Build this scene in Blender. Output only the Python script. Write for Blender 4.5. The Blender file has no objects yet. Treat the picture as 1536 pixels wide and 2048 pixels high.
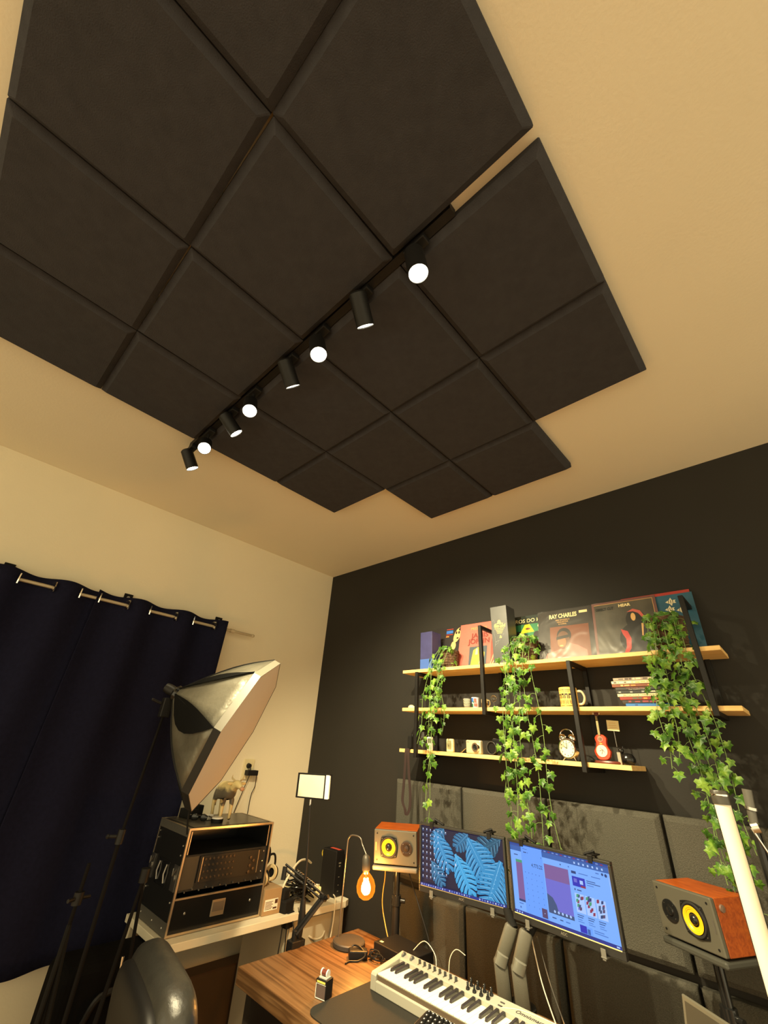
import bpy, bmesh, math, random
from mathutils import Matrix, Vector, Euler
PI = math.pi
random.seed(7)
sc = bpy.context.scene
COL = sc.collection

# ------------------------------------------------------------------ camera
cam_data = bpy.data.cameras.new('camera')
cam = bpy.data.objects.new('camera', cam_data); COL.objects.link(cam)
cam_data.sensor_fit = 'VERTICAL'; cam_data.sensor_height = 36.0; cam_data.sensor_width = 27.0
cam_data.lens = 813.47 / 2048 * 36.0
cam_data.clip_start = 0.02; cam_data.clip_end = 60
RIGHT = Vector((0.72929617, 0.68145881, 0.06113263))
DOWN = Vector((-0.30088689, 0.39972118, -0.86584644))
FWD = Vector((-0.61448692, 0.61305531, 0.49655716))
cam.matrix_world = Matrix(((RIGHT.x, -DOWN.x, -FWD.x, 3.1017), (RIGHT.y, -DOWN.y, -FWD.y, -2.4355),
                           (RIGHT.z, -DOWN.z, -FWD.z, 1.5959), (0, 0, 0, 1)))
sc.camera = cam
sc.view_settings.view_transform = 'Standard'
sc.view_settings.look = 'None'
sc.view_settings.gamma = 1.0
sc.view_settings.exposure = 0.0
sc.view_settings.use_curve_mapping = False
sc.cycles.use_denoising = True
sc.cycles.max_bounces = 10
sc.cycles.diffuse_bounces = 6
sc.cycles.transparent_max_bounces = 12
sc.cycles.caustics_reflective = False
sc.cycles.caustics_refractive = False
sc.cycles.sample_clamp_indirect = 6.0

# ------------------------------------------------------------------ light settings
LAMP_COLOR = (1.0, 0.84, 0.50)
SPOT_WALL_W = 165.0       # heads turned to the black wall
SPOT_ROOM_W = 120.0       # heads turned into the room
world = bpy.data.worlds.new('World'); sc.world = world
world.use_nodes = True
world.node_tree.nodes['Background'].inputs[0].default_value = (1.0, 0.84, 0.50, 1)
world.node_tree.nodes['Background'].inputs[1].default_value = 1.95  # warm ambient fill, added to enter where rear and right walls are omitted
H = 3.035
SPOTS = [  # x on the track, aim direction, lit towards the room?
    (2.630, (0.10, 0.12, -0.98), 1), (2.380, (-0.25, 0.69, -0.68), 0),
    (2.145, (0.30, 0.0, -0.92), 1), (1.940, (-0.20, 0.69, -0.69), 0),
    (1.655, (0.45, -0.10, -0.87), 1), (1.445, (0.14, 0.70, -0.69), 0),
    (1.205, (0.60, -0.15, -0.74), 1), (0.990, (0.02, 0.55, -0.82), 0)]
SPOT_ANGLE = {0: math.radians(82), 1: math.radians(105)}; SPOT_BLEND = 0.75
WALL_SHARE = {2.380: 0.35, 1.940: 1.9, 1.445: 1.2, 0.990: 0.2}     # lamps of unequal strength

# ------------------------------------------------------------------ helpers
def srgb(h):
    if isinstance(h, str):
        h = h.lstrip('#'); h = [int(h[i:i + 2], 16) / 255 for i in (0, 2, 4)]
    return tuple(c / 12.92 if c <= 0.04045 else ((c + 0.055) / 1.055) ** 2.4 for c in h)

def mat(name, col, rough=0.6, metal=0.0, spec=0.5, emit=None, es=1.0, var=0.0, vscale=8.0, bump=0.0, bscale=60.0,
        trans=0.0, alpha=1.0, sheen=0.0, coat=0.0, stretch=None):
    m = bpy.data.materials.new(name); m.use_nodes = True
    nt = m.node_tree; b = nt.nodes['Principled BSDF']
    col = srgb(col) if isinstance(col, str) else tuple(col)
    b.inputs['Base Color'].default_value = (*col, 1)
    b.inputs['Roughness'].default_value = rough; b.inputs['Metallic'].default_value = metal
    b.inputs['Specular IOR Level'].default_value = spec
    b.inputs['Transmission Weight'].default_value = trans
    b.inputs['Alpha'].default_value = alpha
    b.inputs['Sheen Weight'].default_value = sheen
    b.inputs['Coat Weight'].default_value = coat
    if emit is not None:
        e = srgb(emit) if isinstance(emit, str) else emit
        b.inputs['Emission Color'].default_value = (*e, 1); b.inputs['Emission Strength'].default_value = es
    if var or bump:
        tc = nt.nodes.new('ShaderNodeTexCoord'); mp = nt.nodes.new('ShaderNodeMapping')
        nt.links.new(tc.outputs['Object'], mp.inputs[0])
        if stretch: mp.inputs['Scale'].default_value = stretch
        if var:
            n = nt.nodes.new('ShaderNodeTexNoise'); n.inputs['Scale'].default_value = vscale
            n.inputs['Detail'].default_value = 5
            nt.links.new(mp.outputs[0], n.inputs['Vector'])
            r = nt.nodes.new('ShaderNodeValToRGB')
            r.color_ramp.elements[0].position = 0.3; r.color_ramp.elements[1].position = 0.7
            r.color_ramp.elements[0].color = (*[max(0, c * (1 - var)) for c in col], 1)
            r.color_ramp.elements[1].color = (*[min(1, c * (1 + var)) for c in col], 1)
            nt.links.new(n.outputs['Fac'], r.inputs[0]); nt.links.new(r.outputs[0], b.inputs['Base Color'])
        if bump:
            n2 = nt.nodes.new('ShaderNodeTexNoise'); n2.inputs['Scale'].default_value = bscale
            n2.inputs['Detail'].default_value = 6
            nt.links.new(mp.outputs[0], n2.inputs['Vector'])
            bp = nt.nodes.new('ShaderNodeBump'); bp.inputs['Strength'].default_value = bump
            bp.inputs['Distance'].default_value = 0.01
            nt.links.new(n2.outputs['Fac'], bp.inputs['Height']); nt.links.new(bp.outputs[0], b.inputs['Normal'])
    return m

def ramp_mat(name, stops, axis_scale, rough=0.5, scale=3.0, detail=6, distort=1.2, spec=0.4):
    """wood-like grain: stretched noise through a colour ramp"""
    m = bpy.data.materials.new(name); m.use_nodes = True; nt = m.node_tree; b = nt.nodes['Principled BSDF']
    tc = nt.nodes.new('ShaderNodeTexCoord'); mp = nt.nodes.new('ShaderNodeMapping'); mp.inputs['Scale'].default_value = axis_scale
    n = nt.nodes.new('ShaderNodeTexNoise'); n.inputs['Scale'].default_value = scale; n.inputs['Detail'].default_value = detail
    n.inputs['Distortion'].default_value = distort
    r = nt.nodes.new('ShaderNodeValToRGB')
    cr = r.color_ramp
    while len(cr.elements) < len(stops): cr.elements.new(0.5)
    for e, (p, c) in zip(cr.elements, stops):
        e.position = p; e.color = (*srgb(c), 1)
    nt.links.new(tc.outputs['Object'], mp.inputs[0]); nt.links.new(mp.outputs[0], n.inputs['Vector'])
    nt.links.new(n.outputs['Fac'], r.inputs[0]); nt.links.new(r.outputs[0], b.inputs['Base Color'])
    b.inputs['Roughness'].default_value = rough; b.inputs['Specular IOR Level'].default_value = spec
    return m

class MB:
    def __init__(s): s.v = []; s.f = []; s.mi = []; s.k = 0
    def mesh(s, vs, fs, M=None):
        o = len(s.v)
        for v in vs:
            v = Vector(v); s.v.append(M @ v if M is not None else v)
        for f in fs: s.f.append([i + o for i in f]); s.mi.append(s.k)
        return s
    def box(s, c, d, M=None, rot=None, ch=0.0):
        x, y, z = d[0] / 2, d[1] / 2, d[2] / 2
        T = Matrix.Translation(c)
        if rot is not None: T = T @ Euler(rot).to_matrix().to_4x4()
        if M is not None: T = M @ T
        return s.mesh([(-x, -y, -z), (x, -y, -z), (x, y, -z), (-x, y, -z), (-x, -y, z), (x, -y, z), (x, y, z), (-x, y, z)],
                      [(0, 3, 2, 1), (4, 5, 6, 7), (0, 1, 5, 4), (1, 2, 6, 5), (2, 3, 7, 6), (3, 0, 4, 7)], T)
    def span(s, a, b, M=None):
        c = [(a[i] + b[i]) / 2 for i in range(3)]; d = [abs(a[i] - b[i]) for i in range(3)]
        return s.box(c, d, M)
    def cyl(s, a, b, r, r2=None, n=16, cap=True, M=None):
        a = Vector(a); b = Vector(b); r2 = r if r2 is None else r2
        d = (b - a).normalized()
        u = d.orthogonal().normalized(); w = d.cross(u)
        vs = []
        for p, rr in ((a, r), (b, r2)):
            for i in range(n):
                t = 2 * PI * i / n; vs.append(p + u * (math.cos(t) * rr) + w * (math.sin(t) * rr))
        fs = [(i, (i + 1) % n, n + (i + 1) % n, n + i) for i in range(n)]
        if cap: fs += [tuple(range(n - 1, -1, -1)), tuple(range(n, 2 * n))]
        return s.mesh(vs, fs, M)
    def tube(s, pts, r, n=8, M=None, cap=True):
        pts = [Vector(p) for p in pts]
        rs = r if isinstance(r, (list, tuple)) else [r] * len(pts)
        vs = []; u = None
        for i, p in enumerate(pts):
            d = (pts[min(i + 1, len(pts) - 1)] - pts[max(i - 1, 0)])
            d = d.normalized() if d.length > 1e-9 else Vector((0, 0, 1))
            if u is None: u = d.orthogonal().normalized()
            else:
                u = u - d * u.dot(d)
                u = u.normalized() if u.length > 1e-6 else d.orthogonal().normalized()
            w = d.cross(u)
            for k in range(n):
                t = 2 * PI * k / n; vs.append(p + u * (math.cos(t) * rs[i]) + w * (math.sin(t) * rs[i]))
        fs = []
        for i in range(len(pts) - 1):
            for k in range(n):
                a = i * n + k; b2 = i * n + (k + 1) % n
                fs.append((a, b2, b2 + n, a + n))
        if cap: fs += [tuple(range(n - 1, -1, -1)), tuple(range((len(pts) - 1) * n, len(pts) * n))]
        return s.mesh(vs, fs, M)
    def lathe(s, prof, n=24, M=None, a0=0.0, a1=2 * PI):
        """profile of (radius, height) revolved about z"""
        vs = []; full = abs(a1 - a0 - 2 * PI) < 1e-6
        m = n if full else n + 1
        for (r, z) in prof:
            for i in range(m):
                t = a0 + (a1 - a0) * i / n; vs.append((max(r, 1e-5) * math.cos(t), max(r, 1e-5) * math.sin(t), z))
        fs = []
        for j in range(len(prof) - 1):
            for i in range(n):
                a = j * m + i; b = j * m + (i + 1) % m
                fs.append((a, b, b + m, a + m))
        return s.mesh(vs, fs, M)
    def ball(s, c, r, n=16, M=None, sc3=(1, 1, 1)):
        prof = [(math.sin(PI * i / (n // 2)) * r, -math.cos(PI * i / (n // 2)) * r) for i in range(n // 2 + 1)]
        T = Matrix.Translation(c) @ Matrix.Diagonal((*sc3, 1))
        if M is not None: T = M @ T
        return s.lathe(prof, n, T)
    def prism(s, poly, t, M=None):
        """polygon in x,z extruded along y by t"""
        n = len(poly)
        vs = [(x, 0, z) for x, z in poly] + [(x, t, z) for x, z in poly]
        fs = [tuple(range(n)), tuple(range(2 * n - 1, n - 1, -1))] + [(i, n + i, n + (i + 1) % n, (i + 1) % n) for i in range(n)]
        return s.mesh(vs, fs, M)
    def quad(s, x0, z0, x1, z1, y=0.0, M=None):
        return s.mesh([(x0, y, z0), (x1, y, z0), (x1, y, z1), (x0, y, z1)], [(0, 1, 2, 3)], M)
    def build(s, name, mats, parent=None, smooth=False, bevel=0.0, world=False, seg=2):
        if world and parent is not None:
            I = WM[parent.name].inverted(); s.v = [I @ v for v in s.v]
        me = bpy.data.meshes.new(name)
        me.from_pydata([tuple(v) for v in s.v], [], s.f)
        if not isinstance(mats, (list, tuple)): mats = [mats]
        for m in mats: me.materials.append(m)
        me.polygons.foreach_set('material_index', s.mi)
        bm = bmesh.new(); bm.from_mesh(me); bmesh.ops.recalc_face_normals(bm, faces=bm.faces); bm.to_mesh(me); bm.free()
        if smooth:
            me.polygons.foreach_set('use_smooth', [True] * len(me.polygons))
            me.set_sharp_from_angle(angle=math.radians(38))
        me.update()
        o = bpy.data.objects.new(name, me); COL.objects.link(o)
        if parent is not None: o.parent = parent
        if bevel:
            b = o.modifiers.new('bevel', 'BEVEL'); b.width = bevel; b.segments = seg; b.limit_method = 'ANGLE'
            b.angle_limit = math.radians(50); b.harden_normals = False
        return o

WM = {}
def tag(o, label=None, cat=None, group=None, kind=None):
    if label: o['label'] = label
    if cat: o['category'] = cat
    if group: o['group'] = group
    if kind: o['kind'] = kind
    return o
def empty(name, loc, label, cat, rz=0.0, rx=0.0, ry=0.0, group=None):
    o = bpy.data.objects.new(name, None); COL.objects.link(o); o.empty_display_size = 0.05
    o.location = loc; o.rotation_euler = (rx, ry, rz)
    WM[o.name] = Matrix.Translation(loc) @ Euler((rx, ry, rz)).to_matrix().to_4x4()
    return tag(o, label, cat, group)
def copy_tree(o, parent=None):
    c = o.copy(); COL.objects.link(c)
    if parent is not None: c.parent = parent
    for ch in list(o.children): copy_tree(ch, c)
    return c
def text(name, body, size, m, parent, loc, w=None, rot=(PI / 2, 0, 0), align='LEFT', shear=0.0, extr=0.0002, bold=0.0):
    cu = bpy.data.curves.new(name, 'FONT'); cu.body = body; cu.size = size; cu.extrude = extr; cu.shear = shear
    cu.align_x = align; cu.offset = bold; cu.resolution_u = 3
    t = bpy.data.objects.new(name + '_tmp', cu)
    COL.objects.link(t)
    dg = bpy.context.evaluated_depsgraph_get()
    me = bpy.data.meshes.new_from_object(t.evaluated_get(dg))
    bpy.data.objects.remove(t); bpy.data.curves.remove(cu)
    me.materials.clear(); me.materials.append(m)
    o = bpy.data.objects.new(name, me); COL.objects.link(o); o.parent = parent
    if w:
        xs = [v.co.x for v in me.vertices]; k = w / max(1e-6, max(xs) - min(xs))
        for v in me.vertices: v.co.x *= k
    o.rotation_euler = rot; o.location = loc
    return o
def skin(name, verts, edges, radii, m, parent, sub=2, root=0):
    me = bpy.data.meshes.new(name); me.from_pydata(verts, edges, []); me.materials.append(m)
    o = bpy.data.objects.new(name, me); COL.objects.link(o); o.parent = parent
    md = o.modifiers.new('skin', 'SKIN'); md.use_smooth_shade = True
    for i, r in enumerate(radii):
        rr = r if isinstance(r, tuple) else (r, r)
        me.skin_vertices[0].data[i].radius = rr
        me.skin_vertices[0].data[i].use_root = (i == root)
    s2 = o.modifiers.new('sub', 'SUBSURF'); s2.levels = sub; s2.render_levels = sub
    return o
def smooth_path(pts, k=6):
    P = [Vector(p) for p in pts]; out = []
    for i in range(len(P) - 1):
        p0 = P[max(i - 1, 0)]; p1 = P[i]; p2 = P[i + 1]; p3 = P[min(i + 2, len(P) - 1)]
        for j in range(k):
            t = j / k
            out.append(0.5 * ((2 * p1) + (p2 - p0) * t + (2 * p0 - 5 * p1 + 4 * p2 - p3) * t * t + (3 * p1 - p0 - 3 * p2 + p3) * t ** 3))
    out.append(P[-1]); return out
def cord(name, pts, r, m, label, cat='cord', group=None, k=6):
    o = MB().tube(smooth_path(pts, k), r, 6).build(name, m, smooth=True)
    return tag(o, label, cat, group)

# ------------------------------------------------------------------ materials
M = {}
M['paint'] = mat('warm_white_paint', (0.74, 0.67, 0.50), 0.75, var=0.03, vscale=1.5, bump=0.08, bscale=90)
M['ceil'] = mat('ceiling_paint', (0.76, 0.69, 0.53), 0.8, var=0.03, vscale=1.2, bump=0.08, bscale=90)
M['blackwall'] = mat('black_wall_paint', (0.0175, 0.0157, 0.0130), 0.7, var=0.06, vscale=3, bump=0.05, bscale=120, spec=0.3)
M['floor'] = ramp_mat('oak_floor', [(0.3, '#86613c'), (0.5, '#9a7248'), (0.7, '#a98055')], (1, 9, 1), 0.5)
M['felt'] = mat('charcoal_felt', (0.040, 0.039, 0.044), 0.95, var=0.1, vscale=30, bump=0.3, bscale=300, spec=0.2)
M['foam'] = mat('grey_foam', (0.078, 0.074, 0.060), 0.95, var=0.2, vscale=220, bump=0.5, bscale=350, spec=0.15)
M['black'] = mat('black_plastic', (0.0065, 0.006, 0.006), 0.5, spec=0.3)
M['blackgloss'] = mat('glossy_black', (0.01, 0.01, 0.01), 0.15)
M['blackmatte'] = mat('matte_black', (0.008, 0.0075, 0.007), 0.85, spec=0.2)
M['blacksteel'] = mat('black_steel', (0.008, 0.0072, 0.0068), 0.55, spec=0.25, var=0.2, vscale=40)
M['chrome'] = mat('chrome', (0.85, 0.83, 0.8), 0.12, metal=1)
M['alu'] = mat('aluminium', (0.62, 0.6, 0.57), 0.3, metal=1)
M['steel'] = mat('dull_steel', (0.32, 0.31, 0.29), 0.4, metal=1)
M['white'] = mat('white_plastic', (0.8, 0.78, 0.72), 0.4)
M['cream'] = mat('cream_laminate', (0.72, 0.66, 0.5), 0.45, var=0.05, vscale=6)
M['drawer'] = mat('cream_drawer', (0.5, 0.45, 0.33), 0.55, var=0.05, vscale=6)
M['navy'] = mat('navy_curtain', (0.0085, 0.0090, 0.0235), 0.95, var=0.15, vscale=60, bump=0.25, bscale=400, spec=0.1)
M['pine'] = ramp_mat('pine_board', [(0.3, '#d9ae68'), (0.5, '#e6be7a'), (0.7, '#f0cc8a')], (1.2, 14, 14), 0.55, 4)
M['desk'] = ramp_mat('walnut_desk', [(0.30, '#33200f'), (0.42, '#5a3d22'), (0.52, '#745536'), (0.60, '#4f351d'), (0.75, '#7e5c3a')],
                     (0.45, 11, 11), 0.42, 2.2, 6, 0.35)
M['cherry'] = ramp_mat('cherry_veneer', [(0.3, '#7f360c'), (0.5, '#984610'), (0.7, '#a85417')], (2, 14, 14), 0.4, 5)
M['brownboard'] = mat('brown_board', (0.075, 0.043, 0.019), 0.7, var=0.15, vscale=5)
M['lampglow'] = mat('lamp_glow', (1, 0.95, 0.85), 0.4, emit=(1.0, 0.93, 0.72), es=14)
M['leather'] = mat('black_leather', (0.021, 0.020, 0.017), 0.36, var=0.2, vscale=6, bump=0.5, bscale=14, spec=0.6)
M['silver'] = mat('silver_plastic', (0.55, 0.53, 0.46), 0.4, metal=0.1)
M['speakergrey'] = mat('speaker_baffle', (0.115, 0.107, 0.082), 0.42, metal=0.35)
M['yellowcone'] = mat('yellow_cone', (0.85, 0.42, 0.01), 0.35, var=0.05, vscale=20)
M['rubber'] = mat('black_rubber', (0.014, 0.013, 0.013), 0.6)
M['wicker'] = mat('brown_wicker', (0.085, 0.045, 0.020), 0.8, var=0.5, vscale=60, bump=1.0, bscale=90)
M['key'] = mat('ivory_key', (0.88, 0.85, 0.66), 0.3)
M['keyblack'] = mat('black_key', (0.03, 0.026, 0.028), 0.25)
M['midibody'] = mat('silver_grey_body', (0.34, 0.325, 0.265), 0.45)
M['gold'] = mat('gold_print', (0.75, 0.56, 0.12), 0.4)
M['paper'] = mat('paper', (0.75, 0.7, 0.58), 0.7)
M['mat'] = mat('desk_mat', (0.024, 0.022, 0.018), 0.75, spec=0.12, bump=0.15, bscale=400)
M['red'] = mat('red_lacquer', (0.62, 0.045, 0.012), 0.22, coat=0.5)
M['darkwood'] = mat('dark_red_wood', (0.13, 0.028, 0.018), 0.35)
M['carton'] = mat('brown_carton', (0.33, 0.21, 0.1), 0.8, var=0.1, vscale=10)
M['armgrey'] = mat('arm_grey_paint', (0.095, 0.088, 0.066), 0.6, bump=0.1, bscale=300)
def emis(name, c, s=1.0):
    return mat(name, (0.01, 0.01, 0.01), 0.6, emit=c, es=s, spec=0.1)

# ------------------------------------------------------------------ the room
def struct(o): o['kind'] = 'structure'; return o
struct(MB().span((-0.1, -5.2, -0.1), (5.2, 0.1, 0)).build('floor', M['floor']))
struct(MB().span((-0.1, -5.2, H), (5.2, 0.1, H + 0.1)).build('ceiling', M['ceil']))
struct(MB().span((-0.1, 0, 0), (5.2, 0.1, H)).build('wall_back', M['blackwall']))
struct(MB().span((-0.1, -5.2, 0), (0, 0, H)).build('wall_left', M['paint']))

# ------------------------------------------------------------------ ceiling acoustic panels
GX = [3.040, 2.548, 2.056, 1.563, 1.070]          # right to left
GY = [-2.890, -2.400, -1.905, -1.392, -0.902, -0.430]
def ceiling_panel(x0, x1, y0, y1, rz, label):
    cx, cy = (x0 + x1) / 2, (y0 + y1) / 2
    w, d = (x1 - x0) / 2, (y1 - y0) / 2
    r = empty('acoustic_panel', (cx, cy, H), label, 'acoustic panel', rz, group='charcoal foam squares on the ceiling')
    t, c = 0.05, 0.022
    vs = []
    for (a, z) in ((0, 0), (0, -t + c * 0.9), (c, -t)):
        vs += [(-w + a, -d + a, z), (w - a, -d + a, z), (w - a, d - a, z), (-w + a, d - a, z)]
    fs = [(0, 1, 2, 3), (11, 10, 9, 8)]
    for L in (0, 4):
        for i in range(4): fs.append((L + i, L + (i + 1) % 4, L + 4 + (i + 1) % 4, L + 4 + i))
    m = MB().mesh(vs, fs); o = m.build('foam_square', M['felt'], r, bevel=0.003, seg=1)
    return r
CP = {}
rows = {0: 'farthest row', 1: 'second row, behind the track', 2: 'row in front of the track',
        3: 'row before the ragged edge', 4: 'ragged row nearest the wall'}
colsn = ['right-hand', 'second from right', 'second from left', 'left-hand']
for i in range(5):
    for j in range(4):
        if i == 4 and j in (0, 3): continue
        x1, x0 = GX[j] - 0.002, GX[j + 1] + 0.002
        y0, y1 = GY[i] + 0.0005, GY[i + 1] - 0.0005
        if i == 1: y1 -= 0.020 if j == 0 else 0.018
        if i == 2: y0 += 0.017 if j == 0 else 0.016
        rz = {(1, 1): 0.014, (1, 2): 0.011, (2, 1): -0.002}.get((i, j), random.uniform(-0.0015, 0.0015))
        if (i, j) in ((1, 1), (1, 2)): y0 += 0.002
        place = '%s charcoal foam ceiling square in the %s' % (colsn[j], rows[i])
        ceiling_panel(x0, x1, y0, y1, rz, place)

# ------------------------------------------------------------------ track and spot heads
rail = MB().span((0.97, -1.919, H - 0.034), (2.772, -1.891, H - 0.0)).build('track_rail', M['blacksteel'])
tag(rail, 'black ceiling track rail carrying the eight spotlights', 'track rail')
spot_lab = ['lit black spotlight at the right-hand end of the track, facing out', 'small tilted spotlight, second from the right end of the track',
            'lit spotlight facing out, third from the right end of the track', 'tilted spotlight aimed at the black wall, fourth from right on the track',
            'lit spotlight facing out, fourth from the left end of the track', 'tilted spotlight aimed at the black wall, third from left on the track',
            'lit spotlight facing out beside the hanging end spotlight', 'spotlight at the left end of the track hanging before the beige wall']
def spot(x, d, room, label):
    d = Vector(d).normalized()
    piv = Vector((x, -1.905, H - (0.125 if room else 0.105)))
    r = empty('track_spotlight', (x, -1.905, H - 0.034), label, 'spotlight', group='black spotlights on the ceiling track')
    L = lambda p: Vector(p) - Vector((x, -1.905, H - 0.034))
    MB().box((0, 0, -0.012), (0.085, 0.034, 0.024)).build('adapter', M['black'], r, bevel=0.003)
    MB().tube([(0, 0, -0.02), (0, 0, -0.05), L(piv)], 0.007).build('neck', M['black'], r, smooth=True)
    q = d.to_track_quat('Z', 'Y').to_matrix().to_4x4()
    T = Matrix.Translation(L(piv)) @ q
    hd = MB().lathe([(0, -0.045), (0.024, -0.045), (0.031, -0.038), (0.032, 0.07), (0.030, 0.07), (0.029, 0.055)], 28, T)
    hd.build('head', M['black'], r, smooth=True)
    MB().lathe([(0.0295, 0.066), (0.024, 0.060), (0.022, 0.056), (0.0, 0.056)], 28, T).build('bulb', M['lampglow'], r, smooth=True)
    MB().lathe([(0.0, 0.062), (0.006, 0.062), (0.006, 0.057)], 12, T).build('lens', M['lampglow'], r, smooth=True)
    ld = bpy.data.lights.new('spot_beam', 'SPOT'); ld.energy = SPOT_ROOM_W if room else SPOT_WALL_W * WALL_SHARE[x]
    ld.color = LAMP_COLOR; ld.spot_size = SPOT_ANGLE[room]; ld.spot_blend = SPOT_BLEND; ld.shadow_soft_size = 0.022
    lo = bpy.data.objects.new('spot_beam', ld); COL.objects.link(lo); lo.parent = r
    lo.location = L(piv + d * 0.078); lo.rotation_euler = d.to_track_quat('-Z', 'Y').to_euler()
for (x, d, room), lb in zip(SPOTS, spot_lab): spot(x, d, room, lb)

# ------------------------------------------------------------------ wall foam squares
fx = [0.985, 1.490, 1.995, 2.503, 3.012, 3.52]
flab = ['leftmost', 'second', 'third', 'fourth', 'fifth']
for r_, (z0, z1) in enumerate(((0.925, 1.412), (0.408, 0.897))):
    for c_ in range(5):
        x0, x1 = fx[c_] + 0.006, fx[c_ + 1] - 0.006
        lab = '%s grey foam square of the %s row on the black wall' % (flab[c_], 'upper' if r_ == 0 else 'lower')
        r = empty('wall_foam_panel', ((x0 + x1) / 2, 0, (z0 + z1) / 2), lab, 'acoustic panel', group='grey foam squares on the black wall')
        w, h = (x1 - x0) / 2, (z1 - z0) / 2; c = 0.02
        vs = []
        for (a, y) in ((0, 0), (0, -0.034), (c, -0.05)):
            vs += [(-w + a, y, -h + a), (w - a, y, -h + a), (w - a, y, h - a), (-w + a, y, h - a)]
        fs = [(0, 1, 2, 3), (11, 10, 9, 8)]
        for L in (0, 4):
            for i in range(4): fs.append((L + i, L + (i + 1) % 4, L + 4 + (i + 1) % 4, L + 4 + i))
        MB().mesh(vs, fs).build('foam_square', M['foam'], r, bevel=0.004, seg=2)

# ------------------------------------------------------------------ wall shelf unit
sh = empty('wall_shelf', (2.04, 0, 1.56), 'three-tier pine wall shelf on black steel frames', 'shelf')
for (x0, x1, z) in ((1.165, 2.912, 2.045), (1.171, 2.918, 1.815), (1.159, 2.478, 1.585)):
    MB().span((x0, -0.214, z - 0.019), (x1, -0.004, z)).build('board', M['pine'], sh, world=True, bevel=0.0015)
def frame(x, z0, z1):
    m = MB(); t = 0.010
    m.span((x - t, -0.236, z0), (x + t, -0.215, z1)); m.span((x - t, -0.022, z0), (x + t, -0.001, z1))
    m.span((x - t, -0.215, z1 - 0.02), (x + t, -0.022, z1)); m.span((x - t, -0.215, z0), (x + t, -0.022, z0 + 0.02))
    m.build('steel_frame', M['blacksteel'], sh, world=True, bevel=0.0015)
frame(1.300, 1.545, 2.026); frame(1.787, 1.776, 2.268); frame(2.286, 1.545, 2.026); frame(2.832, 1.776, 2.268)
TOP, MID, BOT = 2.045, 1.815, 1.585

# ------------------------------------------------------------------ record sleeves leaning on the wall
LEAN = math.radians(12.8)
def sleeve(x0, layer, col, label, var=0.05, h=0.31, w=0.31, glossy=0.25):
    """a sleeve whose lower edge stands on the top board; local x right, z up along the sleeve, -y out"""
    r = empty('record_sleeve', (x0, -0.088 - 0.006 * layer, TOP + 0.001), label, 'record', 0, -LEAN, group='record sleeves leaning on the top shelf')
    m = mat('sleeve_print', col, 0.45, var=var, vscale=9, coat=0.3)
    MB().span((0, 0, 0), (w, 0.003, h)).build('cover', m, r, bevel=0.0008)
    return r
def face(r, name, prims, y=-0.0006):
    """flat print: list of (material, polygon in x,z)"""
    mats = []; m = MB()
    for k, (mt, poly) in enumerate(prims):
        if mt not in mats: mats.append(mt)
        m.k = mats.index(mt)
        n = len(poly); m.mesh([(x, y - 0.00012 * k, z) for x, z in poly], [tuple(range(n))])
    return m.build(name, mats, r)
def ell(cx, cz, rx, rz, n=20, a=0):
    return [(cx + rx * math.cos(2 * PI * i / n) * math.cos(a) - rz * math.sin(2 * PI * i / n) * math.sin(a),
             cz + rx * math.cos(2 * PI * i / n) * math.sin(a) + rz * math.sin(2 * PI * i / n) * math.cos(a)) for i in range(n)]
def rc(x0, z0, x1, z1): return [(x0, z0), (x1, z0), (x1, z1), (x0, z1)]
def pm(c, rough=0.5, **k): return mat('print_ink', c, rough, **k)
I_white = pm('#d8cfae'); I_cream = pm('#e8d6a0'); I_black = pm('#16130f'); I_pink = pm('#c05a4e'); I_skin = pm('#8f5f3d'); I_dskin = pm('#5a3a26')
I_red = pm('#b8322c'); I_blue = pm('#2b5fae'); I_yel = pm('#d8c012'); I_green = pm('#1f6b41'); I_grey = pm('#6b675c'); I_gold = pm('#cfa83a')
I_brown = pm('#6a3a22'); I_orange = pm('#d0702a'); I_tan = pm('#d6a868'); I_slate = pm('#3b4a55'); I_dgreen = pm('#10261a')
# clear film over a sleeve
def film(r, w=0.31, h=0.31):
    m = bpy.data.materials.new('clear_film'); m.use_nodes = True; nt = m.node_tree
    nt.nodes.remove(nt.nodes['Principled BSDF'])
    tr = nt.nodes.new('ShaderNodeBsdfTransparent'); gl = nt.nodes.new('ShaderNodeBsdfGlossy'); gl.inputs['Roughness'].default_value = 0.22
    mx = nt.nodes.new('ShaderNodeMixShader'); mx.inputs[0].default_value = 0.07
    n = nt.nodes.new('ShaderNodeTexNoise'); n.inputs['Scale'].default_value = 5; n.inputs['Distortion'].default_value = 1.0
    bp = nt.nodes.new('ShaderNodeBump'); bp.inputs['Strength'].default_value = 0.6; bp.inputs['Distance'].default_value = 0.02
    tc = nt.nodes.new('ShaderNodeTexCoord'); nt.links.new(tc.outputs['Object'], n.inputs['Vector'])
    nt.links.new(n.outputs['Fac'], bp.inputs['Height']); nt.links.new(bp.outputs[0], gl.inputs['Normal'])
    nt.links.new(tr.outputs[0], mx.inputs[1]); nt.links.new(gl.outputs[0], mx.inputs[2]); nt.links.new(mx.outputs[0], nt.nodes['Material Output'].inputs[0])
    MB().quad(-0.002, 0, w + 0.002, h + 0.002, -0.004).build('plastic_film', m, r)

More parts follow.
